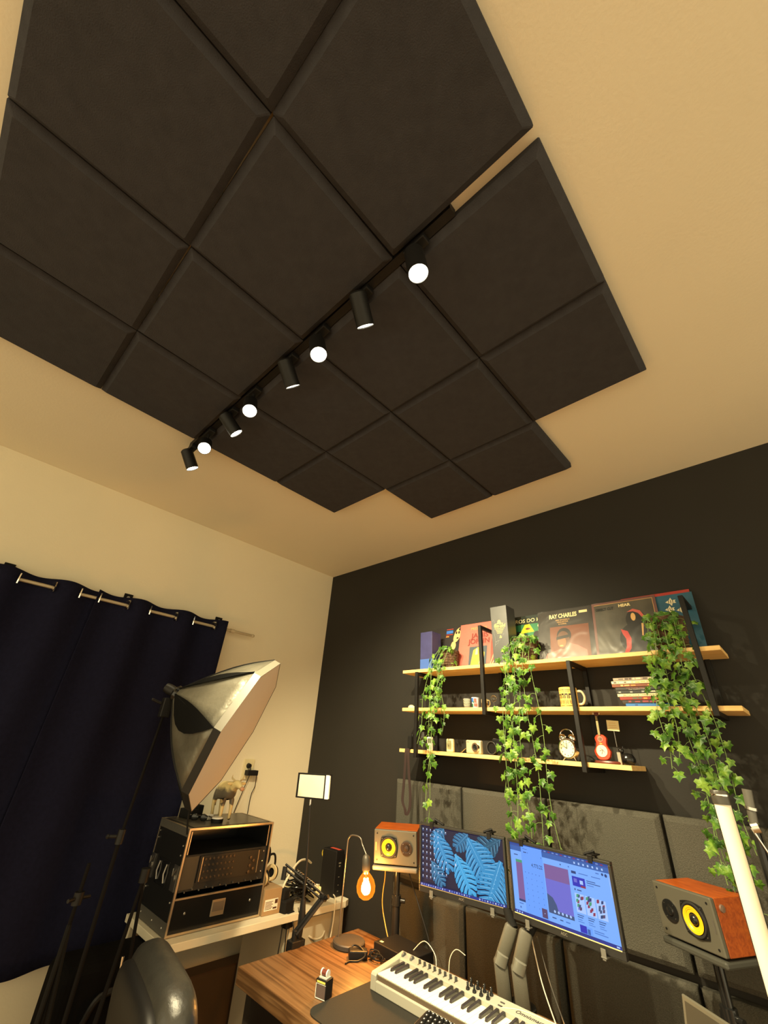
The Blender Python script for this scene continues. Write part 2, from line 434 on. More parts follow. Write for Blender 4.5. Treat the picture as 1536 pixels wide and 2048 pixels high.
r = sleeve(1.300, 0, '#1d1a1c', 'dark record sleeve with blue stripe, between blue box and salmon sleeve')
face(r, 'artwork', [(I_red, rc(0.1, 0.292, 0.155, 0.296)), (I_blue, rc(0.1, 0.262, 0.155, 0.284)), (I_red, rc(0.1, 0.252, 0.155, 0.256)),
                    (I_orange, rc(0.1, 0.236, 0.125, 0.245)), (I_tan, ell(0.195, 0.245, 0.026, 0.055, a=-0.35)), (I_black, ell(0.185, 0.262, 0.007, 0.011)),
                    (I_black, ell(0.206, 0.262, 0.007, 0.011)), (I_black, ell(0.198, 0.222, 0.009, 0.006)), (I_black, ell(0.218, 0.285, 0.016, 0.012)), (I_tan, ell(0.17, 0.17, 0.02, 0.03))])
r = sleeve(1.520, 1, '#c8665a', 'salmon record sleeve with big dark red letters on the top shelf', 0.08)
L_red = pm('#7a2820')
text('lettering', 'PRESENTA', 0.026, I_tan, r, (0.085, -0.0012, 0.262), 0.12)
text('lettering', 'JANIS', 0.046, L_red, r, (0.095, -0.0012, 0.205), 0.13, bold=0.0014)
text('lettering', 'JOPLIN', 0.046, L_red, r, (0.075, -0.0012, 0.165), 0.16, bold=0.0014)
face(r, 'artwork', [(I_slate, rc(0.085, 0.02, 0.215, 0.145)), (I_gold, [(0.10, 0.02), (0.19, 0.02), (0.20, 0.10), (0.15, 0.14), (0.115, 0.12)]),
                    (I_cream, [(0.13, 0.09), (0.15, 0.09), (0.148, 0.13), (0.135, 0.13)]), (I_cream, [(0.16, 0.03), (0.165, 0.03), (0.19, 0.11), (0.184, 0.11)]),
                    (I_white, [(0.24, 0.02), (0.246, 0.02), (0.29, 0.14), (0.28, 0.14)]), (I_white, [(0.25, 0.02), (0.26, 0.02), (0.30, 0.09), (0.3, 0.1)])])
film(r)
r = sleeve(1.822, 0, '#17231a', 'green record sleeve with yellow shape, half behind the middle ivy basket', 0.1)
text('lettering', 'HEROS DO HA', 0.034, I_cream, r, (0.06, -0.0012, 0.264), 0.225)
face(r, 'artwork', [(I_green, rc(0.02, 0.02, 0.308, 0.252)), (I_dgreen, ell(0.12, 0.12, 0.09, 0.09)), (I_yel, [(0.135, 0.195), (0.225, 0.20), (0.195, 0.252), (0.165, 0.25)]),
                    (I_brown, ell(0.185, 0.222, 0.016, 0.007)), (I_tan, ell(0.272, 0.205, 0.022, 0.04)), (I_cream, ell(0.262, 0.235, 0.016, 0.012)), (I_black, ell(0.268, 0.205, 0.004, 0.005)),
                    (I_black, ell(0.24, 0.18, 0.02, 0.022)), (I_cream, [(0.19, 0.12), (0.24, 0.12), (0.222, 0.16), (0.205, 0.165)]), (I_grey, rc(0.25, 0.10, 0.3, 0.155))])
r = sleeve(2.080, 3, '#2b2621', 'dark record sleeve of a man in a pink jacket and sunglasses', 0.15)
text('lettering', 'RAY CHARLES', 0.036, I_cream, r, (0.068, -0.0012, 0.258), 0.158, bold=0.0012)
text('lettering', 'ARR SANDERS E\nORQUESTRA\nE CORAL', 0.0125, I_tan, r, (0.145, -0.0012, 0.24), 0.08, align='CENTER')
face(r, 'artwork', [(I_brown, rc(0.07, 0.02, 0.285, 0.205)), (I_cream, rc(0.24, 0.273, 0.285, 0.288)),
                    (I_pink, [(0.03, 0.005), (0.27, 0.005), (0.265, 0.055), (0.22, 0.085), (0.17, 0.105), (0.12, 0.07), (0.05, 0.05)]),
                    (I_black, ell(0.148, 0.15, 0.040, 0.044)), (I_dskin, ell(0.143, 0.122, 0.036, 0.053)), (I_skin, ell(0.134, 0.112, 0.024, 0.034)),
                    (I_black, [(0.105, 0.125), (0.175, 0.135), (0.178, 0.152), (0.105, 0.143)]), (I_tan, ell(0.132, 0.09, 0.010, 0.004)), (I_skin, ell(0.127, 0.112, 0.006, 0.011)),
                    (I_white, [(0.03, 0.012), (0.15, 0.02), (0.24, 0.016), (0.15, 0.024)])])
film(r)
r = sleeve(2.540, 1, '#a83a36', 'red record sleeve showing only its top edge above the fish sleeve', 0.05, h=0.32)
r = sleeve(2.548, 2, '#28566e', 'blue record sleeve with three striped fish behind the right ivy basket', 0.25, h=0.302)
def fish(cx, cz, s):
    return [(I_white, [(cx - s, cz), (cx - 0.2 * s, cz + 0.5 * s), (cx + 0.1 * s, cz + s), (cx + 0.3 * s, cz + 0.4 * s), (cx + s, cz + 0.35 * s), (cx + 0.75 * s, cz), (cx + s, cz - 0.35 * s),
                       (cx + 0.3 * s, cz - 0.4 * s), (cx + 0.1 * s, cz - s), (cx - 0.2 * s, cz - 0.5 * s)])] + \
           [(I_black, [(cx + k * s, cz - 0.4 * s), (cx + k * s + 0.1 * s, cz - 0.4 * s), (cx + k * s + 0.16 * s, cz + 0.4 * s), (cx + k * s + 0.04 * s, cz + 0.4 * s)]) for k in (-0.45, -0.05, 0.35)]
face(r, 'artwork', fish(0.215, 0.262, 0.023) + fish(0.205, 0.222, 0.021) + fish(0.252, 0.212, 0.021))
r = sleeve(2.393, 4, '#4a463c', 'grey mottled record sleeve with a red curl, pink border in clear film', 0.45)
I_mauve = pm('#6e4a45')
face(r, 'artwork', [(I_mauve, rc(0, 0.298, 0.31, 0.31)), (I_mauve, rc(0, 0, 0.013, 0.31)), (I_mauve, rc(0.297, 0, 0.31, 0.31)), (I_tan, rc(0.013, 0.2955, 0.297, 0.298)), (I_tan, rc(0.295, 0.18, 0.297, 0.2955)),
                    (I_black, ell(0.205, 0.19, 0.045, 0.055)), (I_pink, [(0.17, 0.235), (0.20, 0.25), (0.232, 0.235), (0.248, 0.20), (0.235, 0.198), (0.222, 0.222), (0.20, 0.235)]),
                    (I_tan, ell(0.196, 0.205, 0.011, 0.022)), (I_black, ell(0.19, 0.09, 0.07, 0.08)),
                    (I_red, [(0.13, 0.145), (0.16, 0.13), (0.172, 0.09), (0.165, 0.04), (0.14, 0.005), (0.125, 0.005), (0.145, 0.05), (0.148, 0.09), (0.135, 0.12)]),
                    (I_tan, [(0.222, 0.10), (0.228, 0.10), (0.238, 0.165), (0.228, 0.165)])])
text('lettering', 'HEAR', 0.022, I_cream, r, (0.135, -0.0016, 0.27), 0.058, bold=0.001)
text('lettering', 'DIRECT CUT', 0.02, I_black, r, (0.02, -0.0016, 0.262), 0.09, bold=0.001)
film(r)

# ------------------------------------------------------------------ boxes on the top shelf
r = empty('bottle_box', (1.906, -0.152, TOP), 'tall charcoal gift box with gold lettering on the top shelf', 'box')
MB().box((0, 0, 0.165), (0.106, 0.104, 0.33)).build('carton', mat('charcoal_card', (0.055, 0.057, 0.058), 0.35, var=0.1, vscale=20), r, bevel=0.001)
text('lettering', 'Blue Label', 0.026, M['gold'], r, (0.004, -0.0535, 0.203), 0.072, align='CENTER', bold=0.001)
g = [(M['gold'], ell(0, 0.236, 0.010, 0.010)), (M['gold'], rc(-0.013, 0.226, 0.013, 0.231)), (M['gold'], rc(-0.026, 0.2245 - 0.002, 0.026, 0.2255))]
for k, w in enumerate((0.032, 0.024, 0.020, 0.016)): g.append((M['gold'], rc(-w, 0.194 - 0.009 * k, w, 0.197 - 0.009 * k)))
g += [(M['gold'], ell(0.004, 0.150, 0.003, 0.006)), (M['gold'], ell(0.0, 0.143, 0.003, 0.004)), (M['gold'], ell(0.008, 0.143, 0.003, 0.004))]
face(r, 'emblem', g, -0.0524)
sw = MB(); gm = pm('#8f9190')
sw.tube(smooth_path([(-0.045, -0.0525, 0.24), (-0.035, -0.0525, 0.25), (-0.03, -0.0525, 0.225), (-0.042, -0.0525, 0.2), (-0.033, -0.0525, 0.15), (-0.03, -0.0525, 0.12), (0.0, -0.0525, 0.13), (0.026, -0.0525, 0.165)]), 0.0007, 4)
sw.tube(smooth_path([(-0.036, -0.0525, 0.095), (-0.03, -0.0525, 0.118), (-0.012, -0.0525, 0.128), (-0.018, -0.0525, 0.11), (-0.035, -0.0525, 0.105)]), 0.0007, 4)
sw.build('scroll_line', gm, r)
r = empty('gift_box', (1.345, -0.14, TOP), 'dark blue upright box at the left end of the top shelf', 'box')
MB().box((0, 0, 0.122), (0.098, 0.10, 0.244)).build('carton', mat('navy_card', (0.035, 0.035, 0.115), 0.45, var=0.15, vscale=20), r, bevel=0.001)
MB().box((0, -0.0003, 0.033), (0.0985, 0.10, 0.066)).build('blue_band', mat('blue_card', (0.05, 0.11, 0.36), 0.4), r)

# ------------------------------------------------------------------ ivy baskets
def leaf_mat(name, a, b, c):
    m = bpy.data.materials.new(name); m.use_nodes = True; nt = m.node_tree; p = nt.nodes['Principled BSDF']
    tc = nt.nodes.new('ShaderNodeTexCoord'); n = nt.nodes.new('ShaderNodeTexNoise'); n.inputs['Scale'].default_value = 22; n.inputs['Detail'].default_value = 3
    r = nt.nodes.new('ShaderNodeValToRGB'); cr = r.color_ramp; cr.elements.new(0.5)
    for e, (q, cc) in zip(cr.elements, ((0.32, a), (0.5, b), (0.68, c))): e.position = q; e.color = (*srgb(cc), 1)
    nt.links.new(tc.outputs['Object'], n.inputs['Vector']); nt.links.new(n.outputs['Fac'], r.inputs[0]); nt.links.new(r.outputs[0], p.inputs['Base Color'])
    p.inputs['Roughness'].default_value = 0.4; p.inputs['Specular IOR Level'].default_value = 0.4
    tl = nt.nodes.new('ShaderNodeBsdfTranslucent'); nt.links.new(r.outputs[0], tl.inputs[0])
    mx = nt.nodes.new('ShaderNodeMixShader'); mx.inputs[0].default_value = 0.25
    nt.links.new(p.outputs[0], mx.inputs[1]); nt.links.new(tl.outputs[0], mx.inputs[2]); nt.links.new(mx.outputs[0], nt.nodes['Material Output'].inputs[0])
    return m
LEAF = leaf_mat('ivy_leaf', '#1f4212', '#4c7824', '#8fb045')
LEAF_V = mat('ivy_vein', '#8fa85a', 0.5)
STEM = mat('ivy_stem', '#6f8a4a', 0.6)
LP = [(0, 0), (0.22, -0.16), (0.5, -0.02), (0.40, 0.22), (0.62, 0.48), (0.30, 0.56), (0.16, 0.72), (0, 1.05)]
LP = LP + [(-x, z) for x, z in LP[-2:0:-1]]
def add_leaf(mb, M4):
    c = (0, 0.0, 0.30)
    vs = [(0, -0.09, 0.34)] + [(x, (0.10 * abs(x) ** 1.0) + 0.05 * max(0, z - 0.5), z) for x, z in LP]
    n = len(LP); mb.k = 0
    mb.mesh(vs, [(0, 1 + i, 1 + (i + 1) % n) for i in range(n)], M4)
    mb.k = 1
    for tip in (LP[7], LP[2], LP[4], (-LP[2][0], LP[2][1]), (-LP[4][0], LP[4][1])):
        tx, tz = tip; tx *= 0.8; tz *= 0.85
        px, pz = (0.028, 0) if abs(tz) > abs(tx) else (0, 0.028)
        ty = 0.10 * abs(tx) + 0.05 * max(0, tz - 0.5)
        mb.mesh([(-px, -0.012, -pz), (px, -0.012, pz), (tx, ty - 0.03, tz)], [(0, 1, 2)], M4)
def ivy(base, br, bh, strands, label, leafsize=0.045, seed=1, crown=16):
    rnd = random.Random(seed)
    r = empty('hanging_ivy', base, label, 'plant', group='ivy baskets trailing from the top shelf')
    b = MB()
    prof = []
    nb = 14
    for i in range(nb + 1):
        z = bh * i / nb; rr = br * (0.80 + 0.2 * i / nb) + (0.0025 if i % 2 else -0.0015); prof.append((rr, z))
    prof += [(br * 0.92, bh), (br * 0.9, bh * 0.86), (0.0, bh * 0.84)]
    b.lathe([(0.0, 0.0)] + prof, 28)
    for z in (bh, bh * 0.94):
        b.tube([(br * math.cos(t) * 1.02, br * math.sin(t) * 1.02, z + 0.002 * math.sin(t * 9)) for t in [2 * PI * i / 32 for i in range(33)]], 0.0045, 6, cap=False)
    b.build('basket', M['wicker'], r, smooth=True)
    fol = MB(); vin = MB()
    def leaf_at(p, s, out):
        z = Vector((rnd.gauss(0, .35), rnd.gauss(-.1, .3), -1)).normalized()      # tip direction
        y = -(Vector(out) + Vector((rnd.gauss(0, .5), rnd.gauss(0, .35), rnd.gauss(0.15, .35)))).normalized()
        x = y.cross(z).normalized(); y = z.cross(x).normalized()
        T = Matrix(((x.x, y.x, z.x, p.x), (x.y, y.y, z.y, p.y), (x.z, y.z, z.z, p.z), (0, 0, 0, 1))) @ Matrix.Scale(s, 4)
        add_leaf(fol, T)
    for (sx, sy, ex, ey, ez, nl) in strands:
        # strand starts at the basket rim, falls over the front edge, ends at (ex, ey, ez), all relative to the base
        p0 = Vector((sx * 0.5, sy * 0.5, bh + 0.005)); p1 = Vector((sx, sy, bh + 0.012))
        p2 = Vector((sx * 0.8 + ex * 0.2, min(ey, -0.10) * 0.95, 0.01)); pe = Vector((ex, ey, ez))
        pts = [p0, p1, p2]
        L = 7
        for i in range(1, L + 1):
            t = i / L
            q = p2.lerp(pe, t); q.x += 0.012 * math.sin(t * 7 + sx * 90) * (1 if i < L else 0.3); q.y += rnd.uniform(-.006, .006)
            pts.append(q)
        path = smooth_path(pts, 5)
        vin.tube(path, 0.0014, 5)
        for i in range(nl):
            t = (i + rnd.random() * 0.8) / nl
            q = path[min(len(path) - 1, int(t ** 0.92 * (len(path) - 1)))]
            side = 1 if i % 2 else -1
            off = Vector((side * rnd.uniform(0.008, 0.034), rnd.uniform(-0.022, 0.006), rnd.uniform(-0.02, 0.012)))
            e = q + off
            vin.tube([q, q + off * 0.5 + Vector((0, 0, 0.004)), e], 0.0008, 4)
            leaf_at(e, leafsize * rnd.uniform(0.65, 1.12), (side * 0.35, -1, 0.15))
    for i in range(crown):
        a = rnd.uniform(-PI, 0.2); rr = br * rnd.uniform(0.75, 1.35)
        p = Vector((rr * math.cos(a), rr * math.sin(a) * 0.9, bh * rnd.uniform(0.25, 1.12)))
        vin.tube([Vector((0, 0, bh * 0.85)), p * 0.6 + Vector((0, 0, bh * 0.42)), p], 0.0009, 4)
        leaf_at(p, leafsize * rnd.uniform(0.6, 1.05), (math.cos(a), min(-0.4, math.sin(a)), 0.2))
    fol.build('foliage', [LEAF, LEAF_V], r); vin.build('vine', STEM, r, smooth=True)
    return r
ivy((1.495, -0.135, TOP), 0.060, 0.108,
    [(-0.05, -0.04, -0.150, -0.13, -0.43, 14), (-0.03, -0.05, -0.085, -0.125, -0.72, 18), (0.0, -0.06, -0.05, -0.13, -0.55, 22), (0.03, -0.05, 0.02, -0.12, -0.38, 15), (-0.045, -0.05, -0.06, -0.14, -0.84, 18), (0.0, -0.05, -0.02, -0.135, -0.30, 16)],
    'wicker basket of trailing ivy beside the blue box, thinnest of three', 0.034, 3, 11)
ivy((2.018, -0.125, TOP), 0.070, 0.125,
    [(-0.06, -0.05, -0.10, -0.15, -0.78, 30), (-0.03, -0.06, -0.07, -0.15, -0.92, 28), (0.01, -0.07, 0.0, -0.16, -0.86, 36), (0.04, -0.06, 0.06, -0.15, -0.92, 32), (0.06, -0.04, 0.13, -0.14, -0.80, 22), (-0.05, -0.04, -0.12, -0.14, -0.62, 16),
     (0.0, -0.06, -0.03, -0.17, -0.50, 18)],
    'wicker basket of bright trailing ivy right of the tall charcoal box', 0.037, 11, 15)
ivy((2.735, -0.125, TOP), 0.076, 0.148,
    [(-0.06, -0.05, -0.10, -0.14, -0.46, 30), (-0.03, -0.06, -0.02, -0.10, -0.80, 36), (0.0, -0.07, -0.01, -0.07, -0.95, 34), (0.04, -0.06, 0.03, -0.09, -0.70, 32), (0.05, -0.04, 0.09, -0.10, -0.70, 26), (-0.04, -0.05, -0.06, -0.14, -0.42, 26),
     (0.02, -0.06, 0.04, -0.06, -0.97, 30)],
    'wicker basket of darker trailing ivy before the striped fish sleeve', 0.039, 23, 19)

# ------------------------------------------------------------------ middle shelf
r = empty('stone_ornament', (1.215, -0.16, MID), 'small pale rounded stone at the left end of the middle shelf', 'ornament')
MB().ball((-0.012, 0, 0.008), 0.024, 16, sc3=(1, .7, .62)).ball((0.022, 0.0, 0.005), 0.02, 16, sc3=(1, .7, .5)).build('stone', mat('pale_stone', '#e2d3a6', 0.7, bump=0.4, bscale=60), r, smooth=True)
glass = mat('clear_glass', (0.9, 0.9, 0.88), 0.05, trans=1.0)
r = empty('shot_glass', (1.640, -0.17, MID), 'clear shot glass with white lettering on the middle shelf', 'glass', group='little glasses on the middle shelf')
MB().lathe([(0, 0.0), (0.017, 0), (0.0225, 0.052), (0.021, 0.052), (0.0155, 0.008), (0, 0.008)], 24).build('cup', mat('smoky_glass', (0.30, 0.30, 0.28), 0.08, alpha=0.45), r, smooth=True)
m = MB()
for k in range(5):
    z = 0.012 + k * 0.008; rr = 0.0178 + 0.0051 * z / 0.052
    m.tube([(rr * math.cos(a), rr * math.sin(a), z + 0.0012 * math.sin(a * 22 + k)) for a in [-PI * 0.95 + PI * 0.9 * i / 26 for i in range(27)]], 0.0011, 4)
m.build('print', I_white, r)
r = empty('shot_glass', (1.697, -0.17, MID), 'blue and red printed shot glass in the middle of three', 'glass', group='little glasses on the middle shelf')
mm = mat('printed_ceramic', '#b9c2d8', 0.3)
MB().lathe([(0, 0.0), (0.018, 0), (0.0235, 0.056), (0.0215, 0.056), (0.016, 0.008), (0, 0.008)], 24).build('cup', mm, r, smooth=True)
def on_cup(x, z, rb=0.018, rt=0.0235, h=0.056, k=1.012):
    rr = (rb + (rt - rb) * z / h) * k; a = x / rr - PI / 2
    return (rr * math.cos(a), rr * math.sin(a), z)
def patch(m, x0, x1, z0, z1, n=6, **kw):
    vs = []; 
    for i in range(n + 1):
        x = x0 + (x1 - x0) * i / n; vs += [on_cup(x, z0, **kw), on_cup(x, z1, **kw)]
    m.mesh(vs, [(2 * i, 2 * i + 2, 2 * i + 3, 2 * i + 1) for i in range(n)])
m = MB()
for k, (a, b, c, d) in enumerate([(-.022, .0, .03, .052), (.002, .018, .026, .05), (-.02, -.004, .004, .022), (.0, .02, .006, .024), (-.006, .004, .026, .034)]):
    m.k = (0, 1, 2, 1, 2)[k]; patch(m, a, b, c, d)
m.build('print', [I_blue, I_pink, I_green], r)
r = empty('mini_beer_mug', (1.757, -0.17, MID), 'tiny beer mug with golden bottom beside the steel frame', 'mug', group='little glasses on the middle shelf')
MB().lathe([(0, 0.0), (0.0175, 0), (0.0175, 0.026), (0, 0.026)], 20).build('beer', mat('amber_beer', '#a87410', 0.15), r, smooth=True)
MB().lathe([(0.0175, 0.026), (0.018, 0.044), (0.015, 0.049), (0, 0.05)], 20).build('foam_head', mat('cream_foam', '#e6d5a4', 0.6), r, smooth=True)
MB().tube(smooth_path([(0.017, 0, 0.04), (0.031, 0, 0.038), (0.034, 0, 0.022), (0.027, 0, 0.01), (0.017, 0, 0.01)]), 0.0028, 8).build('handle', mat('cream_handle', '#d9c48e', 0.3), r, smooth=True)
r = empty('glass_ball', (1.762, -0.075, MID), 'small clear glass ball ornament behind the tiny beer mug', 'ornament')
MB().ball((0, 0, 0.060), 0.018, 20).lathe([(0, 0), (0.013, 0), (0.005, 0.008), (0.004, 0.043), (0, 0.043)], 16).build('glass', glass, r, smooth=True)
r = empty('mug', (2.232, -0.15, MID), 'cream mug with four dark haired heads printed on it', 'mug')
mugm = mat('mug_cream', '#dcb866', 0.35)
MB().lathe([(0, 0.0), (0.041, 0), (0.043, 0.004), (0.043, 0.092), (0.040, 0.094), (0.038, 0.09), (0.038, 0.01), (0, 0.01)], 32).build('cup', mugm, r, smooth=True)
MB().tube(smooth_path([(0.042, 0.01, 0.078), (0.062, 0.014, 0.076), (0.072, 0.016, 0.05), (0.062, 0.014, 0.022), (0.042, 0.01, 0.018)]), 0.0055, 10).build('handle', mat('handle_cream', '#e9dcb8', 0.3), r, smooth=True)
kw = dict(rb=0.043, rt=0.043, h=0.1, k=1.006)
m = MB()
for i in range(4):
    cx = -0.033 + i * 0.019
    m.k = 0
    for (a, b, c, d) in ((-.007, .007, .056, .063), (-.008, -.004, .040, .058), (.004, .008, .040, .058), (-.003, -.0005, .045, .047), (.0005, .003, .045, .047)):
        patch(m, cx + a, cx + b, c, d, 3, **kw)
    for q in range(3):
        x = cx - 0.006 + q * 0.005 + 0.001 * (i % 2); patch(m, x, x + 0.002, 0.014 + 0.004 * ((i + q) % 2), 0.034 - 0.003 * (q % 2), 1, **kw)
patch(m, -0.036, -0.002, 0.079, 0.081, 5, **kw); patch(m, 0.0, 0.034, 0.079, 0.081, 5, **kw); patch(m, -0.03, 0.03, 0.072, 0.0735, 5, **kw)
patch(m, -0.036, -0.01, 0.006, 0.008, 4, **kw); patch(m, 0.0, 0.03, 0.006, 0.008, 4, **kw)
m.build('print', pm('#2a140c'), r)
# stack of disc cases
cases = [('#2f6fb4', 'blue disc case at the bottom of the stack', '#123a78', '#d6c08a', 0.012), ('#2b2320', 'black disc case with dark pink block, second from the bottom', '#8a3038', '#c9b48a', 0.000),
         ('#8a2c20', 'red and green striped disc case, third from the bottom', '#c98432', '#3f5a40', -0.008), ('#e0cfa0', 'cream disc case titled in dark capitals, lower in the stack', '#2a2620', '#2a2620', -0.014),
         ('#23241f', 'thin black disc case in the middle of the stack', '#8f9188', '#c9c2a0', -0.018), ('#2c2a26', 'black disc case with pink lettering above the middle', '#b45a48', '#cdc6b0', -0.018),
         ('#7a3f22', 'brown and orange disc case, third from the top', '#c98a32', '#c9a060', -0.030), ('#e8d9ac', 'cream disc case with pale spine, second from the top', '#c9a86a', '#5a5248', -0.030),
         ('#9a8a78', 'mottled grey disc case lying on top of the stack', '#4c3c34', '#d6c69a', -0.020)]
for k, (c, lb, c2, c3, dx) in enumerate(cases):
    t = 0.0137
    r = empty('disc_case', (2.585 + dx, -0.13, MID + k * t), lb, 'disc case', random.uniform(-0.02, 0.02), group='stacked disc cases on the middle shelf')
    MB().box((0, 0, t / 2), (0.19, 0.135, t - 0.001)).build('case', mat('case_print', c, 0.35), r, bevel=0.0012)
    a, b = pm(c2), pm(c3); y = -0.0677
    if k == 3: text('lettering', 'BRITISH ROCK SYMPHONY', 0.0095, a, r, (-0.07, y, 0.0032), 0.125)
    elif k == 5:
        text('lettering', 'THE SONG REMAINS', 0.0055, a, r, (-0.05, y, 0.0075), 0.10); text('lettering', 'THE COMMITMENTS', 0.0045, b, r, (-0.04, y, 0.0018), 0.08)
    else:
        rn = random.Random(k); pr = []; x = -0.085
        while x < 0.08:
            w = rn.uniform(0.006, 0.026); 
            if rn.random() < 0.75: pr.append((a if rn.random() < .6 else b, rc(x, 0.003 + rn.random() * 0.002, min(x + w, 0.088), 0.0085 + rn.random() * 0.003)))
            x += w + rn.uniform(0.002, 0.01)
        face(r, 'spine_print', pr, y)

# ------------------------------------------------------------------ bottom shelf
r = empty('camera_pouch', (1.215, -0.15, BOT), 'small black camera with its neck strap hanging off the bottom shelf', 'camera')
MB().box((0, 0, 0.036), (0.030, 0.075, 0.072)).build('body', M['blackmatte'], r, bevel=0.006)
MB().cyl((-0.004, 0, 0.06), (-0.004, 0, 0.082), 0.008).build('top_knob', M['black'], r, smooth=True)
st = MB()
def strap(m, pts, w, t=0.0015, wd=(1, 0, 0)):
    pts = smooth_path(pts, 5); wd = Vector(wd); vs = []
    for p in pts: vs += [p - wd * w / 2, p + wd * w / 2, p + wd * w / 2 + Vector((0, t, 0)), p - wd * w / 2 + Vector((0, t, 0))]
    fs = []
    for i in range(len(pts) - 1):
        for k in range(4): fs.append((4 * i + k, 4 * i + (k + 1) % 4, 4 * i + 4 + (k + 1) % 4, 4 * i + 4 + k))
    m.mesh(vs, fs)
strap(st, [(0.005, -0.03, 0.004), (0.010, -0.066, 0.003), (0.012, -0.080, -0.01), (0.005, -0.076, -0.10), (-0.008, -0.07, -0.20), (-0.012, -0.07, -0.265), (0.010, -0.072, -0.30)], 0.019)
strap(st, [(0.016, -0.03, 0.002), (0.026, -0.066, 0.002), (0.030, -0.080, -0.01), (0.034, -0.074, -0.12), (0.045, -0.07, -0.22), (0.044, -0.07, -0.29), (0.020, -0.07, -0.33), (0.010, -0.072, -0.30)], 0.019)
st.build('neck_strap', mat('dark_webbing', '#2a1a18', 0.8), r)
r = empty('stem_glass', (1.262, -0.11, BOT), 'clear round stem glass behind the left frame post', 'glass')
MB().lathe([(0, 0.0), (0.024, 0), (0.024, 0.002), (0.004, 0.006), (0.003, 0.03), (0.018, 0.045), (0.026, 0.07), (0.022, 0.1), (0.021, 0.1), (0.024, 0.07), (0.016, 0.047), (0, 0.038)], 24).build('glass', glass, r, smooth=True)
r = empty('flip_phone', (1.362, -0.165, BOT), 'old white phone upright behind the left ivy strands', 'phone', 0.1)
MB().box((0, 0, 0.036), (0.036, 0.018, 0.072)).build('body', M['white'], r, bevel=0.005)
face(r, 'keypad', [(I_grey, rc(-0.011, 0.04, 0.011, 0.064))] + [(I_grey, rc(-0.012 + 0.009 * a, 0.006 + 0.008 * b, -0.006 + 0.009 * a, 0.011 + 0.008 * b)) for a in range(3) for b in range(3)], -0.0093)
r = empty('music_player', (1.512, -0.165, BOT), 'cream upright music player with glossy window', 'player', 0.05)
MB().box((0, 0, 0.034), (0.046, 0.022, 0.068)).build('body', mat('cream_case', '#dccf9f', 0.35), r, bevel=0.006)
MB().box((-0.001, -0.0112, 0.036), (0.026, 0.001, 0.046)).build('window', mat('dim_window', '#8f8a66', 0.1), r, bevel=0.002)
r = empty('compact_camera', (1.668, -0.155, BOT), 'silver compact camera on the bottom shelf', 'camera', -0.06, group='cameras on the bottom shelf')
MB().box((0, 0, 0.034), (0.100, 0.026, 0.066)).build('body', mat('silver_body', '#c9c0a0', 0.35, metal=0.3), r, bevel=0.006)
q = Matrix.Translation((0.02, -0.013, 0.032)) @ Matrix.Rotation(PI / 2, 4, 'X')
MB().lathe([(0.0, 0.003), (0.013, 0.003), (0.015, 0.012), (0.022, 0.012), (0.024, 0.0)], 28, q).build('lens_ring', M['chrome'], r, smooth=True)
MB().lathe([(0.0, 0.008), (0.010, 0.007), (0.012, 0.006)], 24, q).build('lens', M['blackgloss'], r, smooth=True)
face(r, 'print', [(I_grey, rc(-0.043, 0.055, -0.026, 0.058))], -0.0134)
m = MB(); strap(m, [(-0.048, 0, 0.03), (-0.06, -0.01, 0.02), (-0.075, -0.022, 0.004), (-0.088, -0.03, 0.0015)], 0.007, wd=(0.2, 0.9, 0)); m.build('wrist_strap', mat('pale_strap', '#cfc4a0', 0.6), r)
r = empty('compact_camera', (1.812, -0.150, BOT), 'black camera with large round lens on the bottom shelf', 'camera', -0.1, group='cameras on the bottom shelf')
MB().box((0.012, 0, 0.034), (0.110, 0.034, 0.064)).build('body', M['blackgloss'], r, bevel=0.007)
q = Matrix.Translation((-0.018, -0.016, 0.034)) @ Matrix.Rotation(PI / 2, 4, 'X')
MB().lathe([(0.0, 0.010), (0.024, 0.010), (0.027, 0.018), (0.031, 0.018), (0.032, 0.0)], 28, q).build('lens_ring', M['blackgloss'], r, smooth=True)
MB().lathe([(0.0285, 0.0175), (0.0285, 0.019), (0.0305, 0.019), (0.0305, 0.0175)], 28, q).build('ring_trim', M['steel'], r, smooth=True)
MB().box((-0.002, 0.0, 0.071), (0.05, 0.026, 0.016)).build('flash_hump', M['black'], r, bevel=0.004)
MB().box((-0.014, -0.002, 0.0795), (0.018, 0.01, 0.002)).build('hot_shoe', M['alu'], r)
MB().box((0.052, -0.0175, 0.05), (0.008, 0.002, 0.012)).build('window', M['white'], r, bevel=0.001)
# twin bell clock
r = empty('alarm_clock', (2.197, -0.155, BOT), 'chrome twin-bell alarm clock on the bottom shelf', 'clock', -0.12)
q = Matrix.Translation((0, 0.0, 0.052)) @ Matrix.Rotation(PI / 2, 4, 'X')
MB().lathe([(0, -0.026), (0.036, -0.026), (0.043, -0.018), (0.044, 0.014), (0.042, 0.019), (0.038, 0.019), (0.037, 0.014), (0.0, 0.014)], 40, q).build('case', M['chrome'], r, smooth=True)
MB().lathe([(0, 0.0145), (0.0368, 0.0145)], 40, q).build('dial', mat('dial', '#e6e2c0', 0.5), r)
m = MB()
for i in range(12):
    a = PI / 2 - i * PI / 6; m.box((0.030 * math.cos(a), -0.0150, 0.052 + 0.030 * math.sin(a)), (0.0035, 0.0006, 0.0045))
m.box((-0.0005, -0.0155, 0.064), (0.002, 0.0005, 0.026), rot=(0, -0.03, 0)); m.box((-0.006, -0.0155, 0.055), (0.014, 0.0005, 0.0025), rot=(0, 0.5, 0))
m.build('hand', I_black, r)
